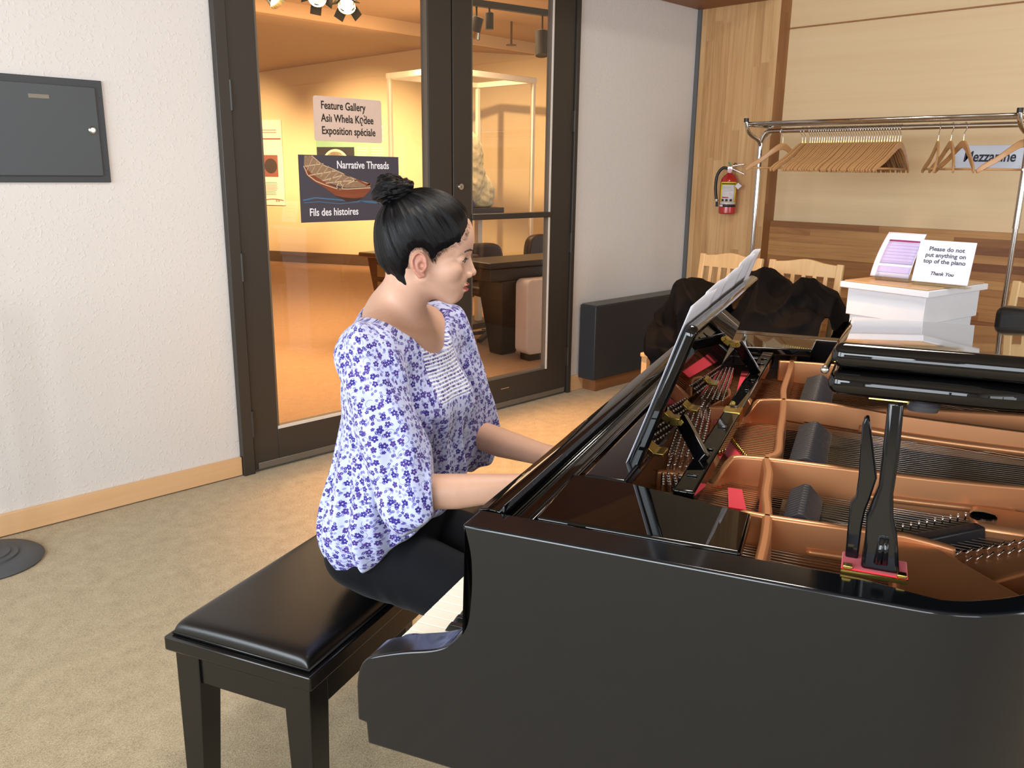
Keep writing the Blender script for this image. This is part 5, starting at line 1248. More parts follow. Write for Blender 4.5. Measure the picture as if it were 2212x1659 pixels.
fy = empty('flyer', (3.55, 1.432, 0.990), R(-88), 'curled white flyer with lilac rows in a clear holder left of the notice card', 'flyer')
def fl_(u, v, off=0.0): 
    x = u*0.155+0.030*v**1.6; return (x, 0.004-off+0.055*v+0.012*math.sin(u*3.0)*(1-u)+0.02*(v**3)*(1-u), 0.008+v*0.178)
MB().grid(lambda u, v: fl_(u, v), 12, 14).build('sheet', M['notice'], fy, smooth=True, solid=0.0004)
def patch(nm, u0, u1, v0, v1, mat): MB().grid(lambda u, v: fl_(u0+(u1-u0)*u, v0+(v1-v0)*v, 0.0007), 8, 8).build(nm, mat, fy, smooth=True, solid=0.0003)
patch('header_bar', 0.13, 0.98, 0.80, 0.84, M['plum']); patch('lilac_block', 0.13, 0.98, 0.30, 0.795, M['lilac']); patch('lilac_block', 0.13, 0.98, 0.10, 0.25, M['lilac'])
for k in range(6): MB().grid(lambda u, v, k=k: fl_(0.14+0.83*u, 0.36+k*0.07+0.012*v, 0.0013), 8, 3).build('print_row', M['palepurple'], fy, solid=0.0002)
m = MB(); m.box(0.03, 0.165, -0.020, 0.06, -0.005, -0.002); m.box(0.03, 0.165, -0.022, -0.020, -0.005, 0.028); m.box(0.03, 0.033, -0.022, 0.05, -0.002, 0.028); m.box(0.162, 0.165, -0.022, 0.05, -0.002, 0.028); m.build('acrylic_holder', glass('holder_glass', (0.93, 0.93, 0.96), 1.5), fy)
# ================================================================ PALE HIDE in the gallery
M['hide'] = pmat('cream_fur_hide', (220, 202, 160), rough=0.95, var=0.45, vs=22, bump=0.9, bs=90)
HC = np.array([5.20, 5.74, 1.087], np.float32)
def hide_sdf(P):
    d = d_ell(P, (-0.05, 0, 0.50), (0.18, 0.11, 0.17)); d = smin(d, d_ell(P, (-0.04, 0, 0.30), (0.20, 0.12, 0.30)), 0.05); d = smin(d, d_ell(P, (0.14, 0.02, 0.10), (0.17, 0.11, 0.20)), 0.06); d = smin(d, d_ell(P, (-0.04, -0.06, 0.18), (0.11, 0.09, 0.15)), 0.02)
    d = d-0.012*tri_noise(P, 45, 3)-0.010*tri_noise(P, 110, 6)
    return smax(d, 0.001-P[:, 2], 0.004)*0.7
hd = sdf_object('fur_hide', hide_sdf, hb(-0.36, 0.36, 0.010), hb(-0.2, 0.2, 0.010), hb(-0.02, 0.74, 0.010), M['hide'], None); hd.location = tuple(float(v) for v in HC)
tag(hd, 'mounded cream fur hide standing on the dark topped pedestal in the gallery', 'hide')
# ================================================================ THE PIANIST (coordinates: piano frame s, t, z)
PB = Vector((-0.60, 0.66, 0)); person = empty('person', pw(PB.x, PB.y, 0), PA, 'person with a black top bun and white blue-flowered blouse, seated playing the piano', 'person')
OFF = np.array([PB.x, PB.y, 0.0], np.float32)
HO = np.array([-0.411, 0.652, 1.254], np.float32)
hf = np.array([0.843, 0.537, 0], np.float32); hl = np.array([-0.537, 0.843, 0], np.float32); hu = np.array([0, 0, 1], np.float32)
HM = np.stack([hf, hl, hu], 1)
HS = 0.0098   # head unit (about one centimetre)
def to_head(P): return ((P-HO)@HM)/HS
def from_head(q): return HO+(HM@(np.asarray(q, np.float32)*HS))
def sym(c): return [c, (c[0], -c[1], c[2])]
def head_sdf(q):
    d = d_ell(q, (0.9, 0, 2.6), (9.3, 7.2, 8.1))
    d = smin(d, d_ell(q, (4.6, 0, 1.6), (6.45, 5.8, 6.2)), 1.5)
    d = smin(d, d_ell(q, (-1.6, 0, -1.2), (6.4, 5.9, 7.0)), 1.5)
    d = smin(d, d_ell(q, (3.3, 0, -4.8), (5.75, 5.4, 6.2)), 1.0)
    d = smin(d, d_ell(q, (5.8, 0, -7.6), (3.5, 3.4, 3.2)), 2.0)
    d = smin(d, d_ell(q, (6.3, 0, -9.8), (2.5, 2.3, 2.15)), 1.3)
    for s_ in (-1, 1):
        d = smin(d, d_cap(q, (0.6, 5.1*s_, -5.8), (6.2, 1.9*s_, -10.5), 1.35, 1.2), 1.3)
        d = smin(d, d_ell(q, (5.9, 3.9*s_, -4.5), (2.3, 2.0, 2.0)), 1.5)
        d = smin(d, d_cap(q, (7.3, 4.2*s_, -1.1), (9.75, 0.6*s_, -0.8), 0.50, 0.75), 1.1)
    for s_ in (-1, 1):
        d = smax(d, -d_ell(q, (10.5, 2.9*s_, -2.6), (1.85, 1.5, 0.95)), 0.9)
    for s_ in (-1, 1):
        d = smin(d, d_ell(q, (7.60, 3.1*s_, -2.5), (1.38, 1.6, 1.22)), 0.30)
        d = smin(d, d_chain(q, [(7.3, 4.5*s_, -2.6), (8.55, 3.9*s_, -1.95), (9.05, 3.1*s_, -1.65), (8.95, 2.2*s_, -1.95)], [0.10, 0.16, 0.18, 0.12]), 0.25)
        d = smax(d, -d_ell(q, (9.15, 3.1*s_, -2.62), (0.85, 1.30, 0.33)), 0.10)
    d = smin(d, d_cap(q, (8.6, 0, -2.0), (8.7, 0, -5.6), 1.15, 1.55), 0.8)
    d = smin(d, d_cap(q, (9.7, 0, -1.8), (10.75, 0, -5.2), 0.50, 0.66), 0.8)
    d = smin(d, d_ell(q, (10.8, 0, -5.55), (0.85, 0.82, 0.74)), 0.4)
    for s_ in (-1, 1):
        d = smin(d, d_ell(q, (9.75, 1.15*s_, -6.0), (0.92, 0.60, 0.62)), 0.30)
        d = smax(d, -d_cap(q, (8.9, 1.95*s_, -5.6), (9.1, 2.0*s_, -6.5), 0.18, 0.12), 0.25)
        d = smax(d, -d_ell(q, (10.25, 0.62*s_, -6.65), (0.55, 0.30, 0.32)), 0.15)
    d = smin(d, d_ell(q, (8.75, 0, -7.95), (1.45, 2.1, 0.42)), 0.22)
    d = smin(d, d_ell(q, (8.70, 0, -9.05), (1.30, 1.85, 0.52)), 0.25)
    d = smax(d, -d_ell(q, (9.9, 0, -8.47), (1.45, 2.5, 0.09)), 0.10)
    d = smax(d, -d_ell(q, (9.6, 0, -10.0), (0.75, 1.4, 0.28)), 0.35)
    for s_ in (-1, 1):
        e = d_ell(q, (-0.65, 6.85*s_, -3.2), (1.5, 0.5, 2.2))
        th = np.linspace(-0.35*PI, 1.15*PI, 12)
        pts = [(-0.72+1.35*math.cos(a), (7.35-0.15*math.cos(a))*s_, -2.7+1.95*math.sin(a)) for a in th]
        e = smin(e, d_chain(q, pts, [0.27]*12), 0.2)
        e = smin(e, d_chain(q, [(-2.0, 7.35*s_, -3.2), (-1.6, 7.3*s_, -4.4), (-0.6, 7.0*s_, -5.5), (0.2, 6.7*s_, -5.3)], [0.28, 0.32, 0.45, 0.40]), 0.25)
        e = smin(e, d_chain(q, [(-0.2, 7.15*s_, -1.9), (-1.2, 7.25*s_, -2.9), (-0.95, 7.2*s_, -4.1), (0.0, 7.1*s_, -4.4)], [0.18, 0.24, 0.24, 0.26]), 0.15)
        e = smax(e, -d_ell(q, (-0.15, 7.5*s_, -3.35), (0.70, 0.85, 0.85)), 0.2)
        e = smax(e, -d_chain(q, [(-0.2, 7.65*s_, -1.45), (-1.55, 7.7*s_, -2.3), (-1.55, 7.7*s_, -3.5)], [0.24, 0.28, 0.22]), 0.15)
        d = smin(d, e, 0.3)
        d = smin(d, d_ell(q, (0.7, 6.75*s_, -3.4), (0.32, 0.5, 0.5)), 0.25)
    return d
SHR = (-0.440, 0.488, 1.060); SHL = (-0.450, 0.828, 1.055)
ELR = (-0.322, 0.455, 0.812); ELL = (-0.395, 0.872, 0.800)
WRR = (-0.135, 0.545, 0.822); WRL = (-0.185, 0.815, 0.790)
def torso_core(P):
    d = d_ell(P, (-0.462, 0.657, 0.955), (0.105, 0.150, 0.155))
    d = smin(d, d_cap(P, (-0.450, 0.510, 1.045), (-0.455, 0.806, 1.040), 0.052, 0.052), 0.05)
    d = smin(d, d_ell(P, (-0.470, 0.657, 0.80), (0.098, 0.140, 0.18)), 0.05)
    d = smin(d, d_ell(P, (-0.395, 0.600, 0.915), (0.062, 0.062, 0.062)), 0.05)
    d = smin(d, d_ell(P, (-0.395, 0.716, 0.915), (0.062, 0.062, 0.062)), 0.05)
    d = smin(d, d_cap(P, (-0.490, 0.655, 1.085), (-0.455, 0.530, 1.060), 0.042, 0.045), 0.05)
    d = smin(d, d_cap(P, (-0.490, 0.655, 1.085), (-0.460, 0.785, 1.055), 0.042, 0.045), 0.05)
    return d
def hand_chains(w, kn, tip, side):
    """palm + five fingers; side=+1: thumb towards +t"""
    w = np.array(w); kn = np.array(kn); tip = np.array(tip); out = []
    lat = np.array([0, 1.0, 0])*side
    for i, (o, ln) in enumerate(((0.026, 0.92), (0.009, 1.04), (-0.009, 1.0), (-0.026, 0.86))):
        k = kn+lat*o+np.array([0.004*(1-abs(i-1.2)), 0, 0.003 if i in (1, 2) else 0]); t_ = tip+lat*o*1.25+np.array([(ln-1)*0.05, 0, 0])
        m1 = k*0.58+t_*0.42+np.array([0.012, 0, 0.018]); m2 = k*0.22+t_*0.78+np.array([0.010, 0, 0.010])
        out.append(([k, m1, m2, t_], [0.0092, 0.0082, 0.0074, 0.0062] if i < 3 else [0.0082, 0.0072, 0.0064, 0.0054]))
    tb = w*0.62+kn*0.38+lat*0.026+np.array([0, 0, -0.008]); t2 = kn+lat*0.046+np.array([-0.012, 0, -0.028]); t3 = np.array([tip[0]-0.020, kn[1]+lat[1]*0.050, 0.7425])
    out.append(([tb, t2, t3], [0.0125, 0.0095, 0.0075])); return out
HR = hand_chains(WRR, (-0.072, 0.572, 0.806), (-0.036, 0.582, 0.7415), 1)
HL_ = hand_chains(WRL, (-0.118, 0.806, 0.800), (-0.070, 0.800, 0.7415), -1)
def body_sdf(P):
    P = P+OFF
    d = np.full(len(P), 9.0, np.float32)
    q = to_head(P); d = head_sdf(q)*HS
    nb = from_head((-2.0, 0, -7.0)); d = smin(d, d_chain(P, [nb, (-0.462, 0.655, 1.125), (-0.478, 0.655, 1.06)], [0.050, 0.048, 0.058]), 0.014)
    # trapezius and collar bones
    d = smin(d, d_cap(P, (-0.480, 0.640, 1.120), (-0.455, 0.545, 1.088), 0.030, 0.024), 0.05)
    d = smin(d, d_cap(P, (-0.480, 0.670, 1.120), (-0.460, 0.765, 1.082), 0.030, 0.024), 0.05)
    tc = torso_core(P)+0.004+0.022*np.clip((1.02-P[:, 2])/0.05, 0, 1)+0.012*np.clip((0.85-P[:, 2])/0.08, 0, 1)
    d = smin(d, tc, 0.03)
    d = smin(d, d_cap(P, (-0.398, 0.645, 1.060), (-0.420, 0.545, 1.085), 0.008, 0.010), 0.022)
    d = smin(d, d_cap(P, (-0.398, 0.668, 1.058), (-0.425, 0.765, 1.080), 0.008, 0.010), 0.022)
    d = smin(d, d_ell(P, (-0.50, 0.657, 0.61), (0.105, 0.150, 0.09)), 0.05)
    # arms
    for sh, el, wr in ((SHR, ELR, WRR), (SHL, ELL, WRL)):
        m = np.array(el)*0.62+np.array(wr)*0.38
        d = smin(d, d_cap(P, sh, el, 0.043, 0.033), 0.03)
        d = smin(d, d_chain(P, [el, m+np.array([0, 0, -0.003]), wr], [0.034, 0.0335, 0.0235]), 0.012)
    for wr, kn, ch in ((WRR, (-0.072, 0.572, 0.806), HR), (WRL, (-0.118, 0.806, 0.800), HL_)):
        wr = np.array(wr); kn = np.array(kn)
        a = np.array([0, 0.018, 0])
        pd_ = smin(d_cap(P, wr+a*0.5, kn+a, 0.0185, 0.0125), d_cap(P, wr-a*0.5, kn-a, 0.0185, 0.0120), 0.012)
        d = smin(d, pd_, 0.012)
        for pts, rs in ch: d = smin(d, d_chain(P, pts, rs), 0.004)
    # legs and feet inside trousers and shoes
    for hp_, kn, an, toe in LEG: 
        d = smin(d, d_chain(P, [hp_, kn, an], [0.062, 0.045, 0.032]), 0.03)
        d = smin(d, d_chain(P, [an, toe], [0.032, 0.024]), 0.02)
    return d
LEG = [((-0.49, 0.585, 0.585), (-0.085, 0.550, 0.530), (-0.10, 0.600, 0.11), (0.03, 0.625, 0.045)),
       ((-0.49, 0.735, 0.585), (-0.105, 0.765, 0.530), (-0.16, 0.780, 0.10), (-0.03, 0.80, 0.045))]
def m_skin():
    n = NT('skin'); co = n.coord(); f = n.noise(co, 14, 4); f2 = n.noise(co, 90, 3)
    c = n.mix(f, srgb((190, 148, 124)), srgb((206, 166, 142)))
    c = n.mix(n.math('MULTIPLY', f2, 0.25), c, srgb((182, 132, 112)))
    n.l(c, n.b.inputs['Base Color']); n.b.inputs['Roughness'].default_value = 0.48; n.b.inputs['Specular IOR Level'].default_value = 0.4
    n.b.inputs['Subsurface Weight'].default_value = 0.12; n.b.inputs['Subsurface Radius'].default_value = (0.010, 0.004, 0.002); n.b.inputs['Subsurface Scale'].default_value = 1.0
    n.bump(n.noise(co, 900, 2), 0.05, 0.0005); return n.m
M['skin'] = m_skin(); M['lip'] = pmat('lips', (176, 84, 90), rough=0.35, var=0.04, sss=0.1)
M['earred'] = pmat('ear_skin', (184, 128, 108), rough=0.5, sss=0.15)
M['nail'] = pmat('nails', (226, 184, 170), rough=0.25)
def bmat(C):
    P = C.astype(np.float32)+OFF; q = to_head(P); r = np.zeros(len(P))
    w_ = np.abs(q[:, 1]) < (2.15-0.9*np.abs(q[:, 2]+8.45))
    r[(q[:, 0] > 8.2) & w_ & (q[:, 2] < -7.62) & (q[:, 2] > -9.45)] = 1
    r[(np.abs(q[:, 1]) > 6.75) & (q[:, 0] > -2.4) & (q[:, 0] < 1.0) & (q[:, 2] < -0.6) & (q[:, 2] > -6.0)] = 2
    return r
zb = axis_steps([(0.0, 0.006), (0.50, 0.004), (0.70, 0.0026), (0.86, 0.0036), (1.09, 0.0017), 1.395])
xb = axis_steps([(-0.14, 0.0036), (0.06, 0.0019), (0.34, 0.0026), (0.62, 0.004), 0.70])
yb = axis_steps([(-0.25, 0.0026), (-0.13, 0.0019), (0.13, 0.0026), 0.26])
body = sdf_object('body', body_sdf, xb, yb, zb, [M['skin'], M['lip'], M['earred']], person, relax=1, matfn=bmat)
# ---- eyes, brows, lashes
M['eyewhite'] = pmat('eye_white', (226, 220, 216), rough=0.12, var=0.02); M['iris'] = pmat('dark_iris', (44, 30, 24), rough=0.1)
M['brow'] = pmat('eyebrow_hair', (38, 28, 26), rough=0.7)
def hp_loc(q): p = from_head(q)-OFF; return tuple(float(x) for x in p)
def surf(l, u, f0=13.0):
    fs = np.linspace(f0, 2, 900); q = np.stack([fs, np.full(900, l), np.full(900, u)], 1).astype(np.float32)
    dd = head_sdf(q); i = np.argmax(dd < 0); return (fs[i], l, u)
def surf_side(f, u, s_=-1):
    ls = np.linspace(9, 0, 700); q = np.stack([np.full(700, f), ls*s_, np.full(700, u)], 1).astype(np.float32)
    dd = head_sdf(q); i = np.argmax(dd < 0); return (f, ls[i]*s_, u)
for s_ in (-1, 1):
    c = hp_loc((7.68, 3.08*s_, -2.55)); e = MB().sphere(c, 1.28*HS, 20, 14).build('eye', M['eyewhite'], person, smooth=True)
    dirq = Vector(hf)*0.96+Vector(hl)*0.0+Vector((0, 0, -0.26)); dirq.normalize()
    cc = Vector(c)+dirq*1.17*HS
    MB().lathe([(0, 0.0020), (0.0030, 0.0017), (0.0052, 0.0002), (0.0053, -0.001), (0, -0.001)], cc, 20, dirq).build('iris', M['iris'], e, smooth=True)
    pts = [surf(s_*l, u) for l, u in ((0.9, -1.05), (1.8, -0.80), (2.8, -0.62), (3.8, -0.75), (4.8, -1.45))]
    m = MB(); m.tube([hp_loc((p[0]+0.08, p[1]*1.01, p[2])) for p in spline([surf(s_*float(l), float(u)) for l, u in zip(np.linspace(0.9, 4.8, 9), np.interp(np.linspace(0.9, 4.8, 9), [0.9, 1.8, 2.8, 3.8, 4.8], [-1.05, -0.8, -0.62, -0.75, -1.45]))], 3)[:21]], [0.0007+0.0013*math.sin(PI*min(1, 0.15+0.85*(1-i/20))) for i in range(21)], 6, flat=1.0)
    m.build('eyebrow', M['brow'], person, smooth=True)
    pts = [(8.5, 1.95*s_, -2.75), (8.98, 2.5*s_, -2.36), (9.10, 3.1*s_, -2.26), (8.85, 3.75*s_, -2.40), (8.2, 4.45*s_, -2.80)]
    m = MB(); m.tube([hp_loc(p) for p in spline(pts, 5)], 0.0011, 5)
    rr = random.Random(7)
    for k, p in enumerate(spline(pts, 6)[3:]):
        b = Vector(hp_loc(p)); t_ = Vector(hp_loc((p[0]+0.50, p[1]+0.30*s_, p[2]-0.12+rr.random()*0.1))); m.tube([b, (b+t_)/2+Vector((0, 0, -0.0004)), t_], [0.0004, 0.0003, 0.0001], 4)
    m.build('eyelashes', M['brow'], person, smooth=True)
# ---- hair
def m_hair(name, cen, tilt=30):
    n = NT(name); co = n.coord(); c = n.vmath('SUBTRACT', co, cen); x = n.sep(c)
    ff = n.math('ADD', n.math('MULTIPLY', x[0], 0.843), n.math('MULTIPLY', x[1], 0.537)); ll = n.math('SUBTRACT', n.math('MULTIPLY', x[1], 0.843), n.math('MULTIPLY', x[0], 0.537))
    cb, sb_ = math.cos(R(tilt)), math.sin(R(tilt))
    fp = n.math('ADD', n.math('MULTIPLY', ff, cb), n.math('MULTIPLY', x[2], sb_)); up_ = n.math('SUBTRACT', n.math('MULTIPLY', x[2], cb), n.math('MULTIPLY', ff, sb_))
    ang = n.math('ARCTAN2', fp, ll); v = n.comb(n.math('MULTIPLY', ang, 15.0), n.math('MULTIPLY', up_, 6.0), 0.0)
    f = n.noise(v, 2.4, 6, 0.68, 0.25)
    n.l(n.ramp(f, [(0.30, srgb((3, 3, 4))), (0.55, srgb((5, 5, 8))), (0.78, srgb((14, 15, 22)))]), n.b.inputs['Base Color'])
    n.l(n.math('MULTIPLY_ADD', f, 0.30, 0.16), n.b.inputs['Roughness']); n.b.inputs['Specular IOR Level'].default_value = 0.2
    n.b.inputs['Anisotropic'].default_value = 0.5
    n.bump(f, 0.5, 0.003); return n.m
bun_c = hp_loc((-4.6, 0, 10.4))
M['hair'] = m_hair('black_hair', hp_loc((1.0, 0, 0.5)))
HLINE = [(12.0, 5.9), (10.2, 5.5), (9.55, 4.2), (9.05, 2.3), (7.6, 0.9), (5.6, 0.15), (4.2, -0.4), (3.0, -1.5), (2.2, -2.5), (1.55, -2.1), (1.1, -0.8), (0.0, 0.15), (-1.4, 0.05), (-2.4, -1.2), (-2.7, -3.4), (-2.6, -5.6), (-2.2, -7.3), (-2.5, -8.6), (-3.7, -8.2), (-5.1, -7.2), (-6.8, -6.1), (-9, -5.3), (-14, -5.1), (-14, -20), (16, -20), (16, 5.9)]
def hair_sdf(P):
    P = P+OFF; q = to_head(P)
    d = d_ell(q, (0.75, 0, 2.75), (9.95, 7.75, 8.75))
    d = smin(d, d_ell(q, (4.4, 0, 2.2), (6.55, 6.35, 6.6)), 1.3)
    d = smin(d, d_ell(q, (-2.0, 0, -1.0), (7.05, 6.4, 6.9)), 1.6)
    cut = d_poly2(q[:, 0], q[:, 2], HLINE)
    nb = from_head((-2.0, 0, -7.0)); hn = smin(head_sdf(q)*HS, d_chain(P, [nb, (-0.462, 0.655, 1.125)], [0.050, 0.048]), 0.014)/HS-0.24
    d = np.where(q[:, 2] < 1.5, smin(d, hn, 0.6), d)
    b = q-np.array([1.0, 0, 0.5], np.float32); cb, sb_ = math.cos(R(30)), math.sin(R(30))
    fp = b[:, 0]*cb+b[:, 2]*sb_; up_ = b[:, 2]*cb-b[:, 0]*sb_; ang = np.arctan2(fp, b[:, 1]); fade = np.clip(np.hypot(fp, b[:, 1])/5, 0, 1)
    d = d-fade*np.clip(0.35+cut*0.3, 0.15, 1)*(0.15*np.sin(ang*14+2.2*np.sin(ang*3)+0.10*up_)+0.08*np.sin(ang*31+1.3*np.sin(ang*5))+0.04*np.sin(ang*67))
    taper = np.clip(-(cut+1.1)/1.5, -1, 0)   # thin towards the hairline
    d = d+0.55*np.clip(1.0-(cut)/1.6, 0, 1)
    d = smax(d, -cut, 0.25)
    return d*HS*0.8
g = np.array(hp_loc((0, 0, 0)))
hair = sdf_object('hair', hair_sdf, hb(g[0]-0.125, g[0]+0.125, 0.0018), hb(g[1]-0.12, g[1]+0.125, 0.0018), hb(g[2]-0.105, g[2]+0.125, 0.0018), M['hair'], person, relax=1)
def bun_sdf(P):
    P = P+OFF; q = (to_head(P)-np.array([-4.9, 0, 11.0], np.float32))/1.10
    a = R(-20); x = q[:, 0]*math.cos(a)-q[:, 2]*math.sin(a); z = q[:, 0]*math.sin(a)+q[:, 2]*math.cos(a); q = np.stack([x, q[:, 1], z], 1)
    q = q+0.35*np.stack([np.sin(q[:, 1]*0.9+1), np.sin(q[:, 2]*1.1+2), np.sin(q[:, 0]*0.8)], 1)
    d = d_ell(q, (0, 0, -0.2), (3.3, 3.1, 2.5)); d = smin(d, d_ell(q, (0.4, 0, -2.4), (2.3, 2.3, 1.8)), 0.6)
    def arc(n_, rad, w_, tilt_, ph0, ph1, lift, ecc=1.0):
        out = []
        for i in range(n_):
            t_ = ph0+(ph1-ph0)*i/(n_-1); v = Vector((rad*math.cos(t_), rad*ecc*math.sin(t_), lift*math.sin(t_*0.5))); v.rotate(Matrix.Rotation(tilt_[0], 3, 'X') @ Matrix.Rotation(tilt_[1], 3, 'Y')); out.append(tuple(v))
        return d_chain(q, out, [w_*(0.55+0.45*math.sin(PI*min(1, max(0, i/(n_-1))))) for i in range(n_)])
    for args in ((14, 3.0, 1.25, (0.15, -0.1), -0.5, 4.2, 0.5), (14, 2.7, 1.15, (-0.5, 0.25), 1.2, 5.9, -0.4), (12, 2.4, 1.05, (0.9, 0.1), -1.0, 3.3, 0.6), (12, 2.3, 1.0, (-1.0, -0.3), 0.3, 4.2, 0.4), (10, 1.9, 0.95, (1.45, 0.5), 0.0, 3.3, 0.2)):
        e = arc(*args); d = smin(d, e, 0.12)
    ang = np.arctan2(q[:, 1], q[:, 0]); d = d-0.10*np.sin(q[:, 2]*5.5+ang*2.0+2.2*np.sin(ang*2+q[:, 0]))-0.06*np.sin(q[:, 2]*13-ang*4+2*np.sin(q[:, 1]*1.5))
    return d*HS*0.75
gb_ = np.array(hp_loc((-4.7, 0, 10.6)))
M['hair2'] = m_hair('black_hair_bun', hp_loc((-4.7, 0, 10.0)), 75)
bun = sdf_object('hair_bun', bun_sdf, hb(gb_[0]-0.064, gb_[0]+0.064, 0.0016), hb(gb_[1]-0.064, gb_[1]+0.064, 0.0016), hb(gb_[2]-0.056, gb_[2]+0.056, 0.0016), M['hair2'], person, relax=1)
m = MB(); rr = random.Random(11)
for k in range(22):
    a = rr.uniform(-1.0, 1.5); b = rr.uniform(-1, 1)
    p0_ = Vector((-4.9+3.2*math.sin(a), 2.4*b, 11.0+2.75*math.cos(a))); dn = Vector((math.sin(a), 0.5*b, math.cos(a)))
    tn = Vector((math.cos(a), rr.uniform(-.5, .5), -math.sin(a)))
    pts = [p0_-tn*1.4-dn*1.0, p0_-tn*0.5+dn*rr.uniform(-.2, .25), p0_+tn*0.6+dn*rr.uniform(-.2, .35), p0_+tn*1.6-dn*0.8]
    m.tube([hp_loc(p) for p in spline(pts, 4)], 0.0002, 4)
for k in range(0):
    l_ = rr.uniform(-3.5, 3.5); s0 = Vector((9.4-abs(l_)*0.12, l_, 6.6)); m.tube([hp_loc(p) for p in spline([s0, s0+Vector((0.9, 0, 0.1)), s0+Vector((1.6, rr.uniform(-.3, .3), rr.uniform(-.5, .2)))], 3)], 0.00025, 4)
HLP = [(9.6, 4.6), (9.3, 3.2), (9.05, 2.3), (7.6, 0.9), (5.6, 0.15), (4.2, -0.4), (3.0, -1.5), (2.2, -2.5), (1.3, -1.2), (0.0, 0.15), (-1.4, 0.05), (-2.4, -1.2), (-2.75, -3.4), (-2.6, -5.6), (-2.2, -7.4), (-2.6, -8.6), (-4.0, -8.1), (-5.4, -7.0)]
edge_ = spline([(a, b, 0) for a, b in HLP], 14)
nv_ = 900
ls_ = np.linspace(9, 1.0, nv_).astype(np.float32)
SP = []
for k in range(len(edge_)*9):
    e0 = edge_[rr.randrange(len(edge_))]
    if e0.x > 4.5 and rr.random() < 0.55: continue
    f_ = e0.x+rr.uniform(-.35, .35); u_ = e0.y+rr.uniform(-.35, .35)
    dr = (0.75, -0.65) if (f_ < -2.0 and u_ < -1) else ((0.7, -0.5) if f_ > 5 else (0.35, -0.9)); L_ = 0.2+0.75*rr.random()**2
    for tt in (-0.9, -0.2, 0.5, 1.0): SP.append((f_+dr[0]*L_*tt, u_+dr[1]*L_*tt))
SP = np.array(SP, np.float32); lo_ = np.full(len(SP), -9.0, np.float32); st_ = 0.25; lv = lo_.copy(); done = np.zeros(len(SP), bool)
for it in range(34):      # march inward until the skin is reached
    dd = head_sdf(np.stack([SP[:, 0], lv, SP[:, 1]], 1)); done |= dd < 0.03; lv = np.where(done, lv, lv+np.clip(dd*0.8, 0.02, 0.6))
for k in range(0, len(SP), 4):
    if done[k:k+4].all() and np.ptp(lv[k:k+4]) < 0.9:
        m.tube([hp_loc((SP[k+i, 0], lv[k+i]-0.03, SP[k+i, 1])) for i in range(4)], [0.00008, 0.00007, 0.00006, 0.00002], 3)
m.build('loose_strands', M['hair'], person, smooth=True)
# ---- blouse
def sleeve(P, sh, el, wr, k):
    sh = np.array(sh); el = np.array(el); wr = np.array(wr); m = sh*0.5+el*0.5; c0 = el+(wr-el)*0.22
    low = el+np.array([-0.004, 0, -0.022])
    d = d_chain(P, [sh+np.array([0, 0, 0.003]), m+np.array([-0.004, k*0.006, -0.008]), low*0.8+c0*0.2], [0.054, 0.066, 0.064])
    d = smin(d, d_cap(P, low, c0, 0.060, 0.047), 0.03)
    return d
def fold(P):
    a = np.arctan2(P[:, 1]-0.657, P[:, 0]+0.47)
    lo = np.clip((0.925-P[:, 2])/0.16, 0, 1)
    f = 0.0080*lo*np.sin(a*13+2.0*np.sin(a*2.0+P[:, 2]*7))+0.0035*lo*np.sin(a*27+P[:, 2]*18)
    return f+0.0022*tri_noise(P, 42, 5)
def blouse_full(P):
    d = torso_core(P)-0.006
    d = smin(d, d_ell(P, (-0.475, 0.657, 0.735), (0.118, 0.168, 0.19)), 0.05)
    d = smin(d, d_ell(P, (-0.500, 0.650, 0.66), (0.120, 0.185, 0.13)), 0.05)
    d = smin(d, d_ell(P, (-0.415, 0.700, 0.76), (0.075, 0.11, 0.16)), 0.05)
    d = d-fold(P)
    sr = sleeve(P, SHR, ELR, WRR, -1); sl = sleeve(P, SHL, ELL, WRL, 1)
    sf = 0.0045*np.sin(P[:, 0]*80+P[:, 1]*60+P[:, 2]*30+1.5*np.sin(P[:, 2]*25))+0.0035*tri_noise(P, 60, 9)
    sr = sr-sf; sl = sl-sf
    d = smin(d, sr, 0.018); d = smin(d, sl, 0.018)
    return d
def cuffcut(P, el, wr, at):
    el = np.array(el, np.float32); wr = np.array(wr, np.float32); n_ = (wr-el)/np.linalg.norm(wr-el); return (P-(el+(wr-el)*at))@n_
def blouse_sdf(P):
    P = P+OFF; d = blouse_full(P)
    # scoop neckline
    d = smax(d, -d_ell(P, (-0.440, 0.656, 1.135), (0.092, 0.118, 0.098)), 0.004)
    d = smax(d, -d_ell(P, (-0.375, 0.656, 1.10), (0.06, 0.075, 0.062)), 0.01)
    # sleeve ends
    for el, wr, at in ((ELR, WRR, 0.17), (ELL, WRL, 0.16)):
        c = cuffcut(P, el, wr, at); near = np.linalg.norm(P-(np.array(el, np.float32)*0.6+np.array(wr, np.float32)*0.4), axis=1)-0.16
        d = np.where(near < 0, smax(d, c, 0.004), d)
    # hem
    x = P[:, 0]; h = 0.588+np.clip(x+0.475, 0, 1)*0.95-0.02*np.clip((P[:, 1]-0.62)*2, 0, 1)+0.004*np.sin(x*60+P[:, 1]*50)
    d = smax(d, h-P[:, 2], 0.006)
    return d*0.85
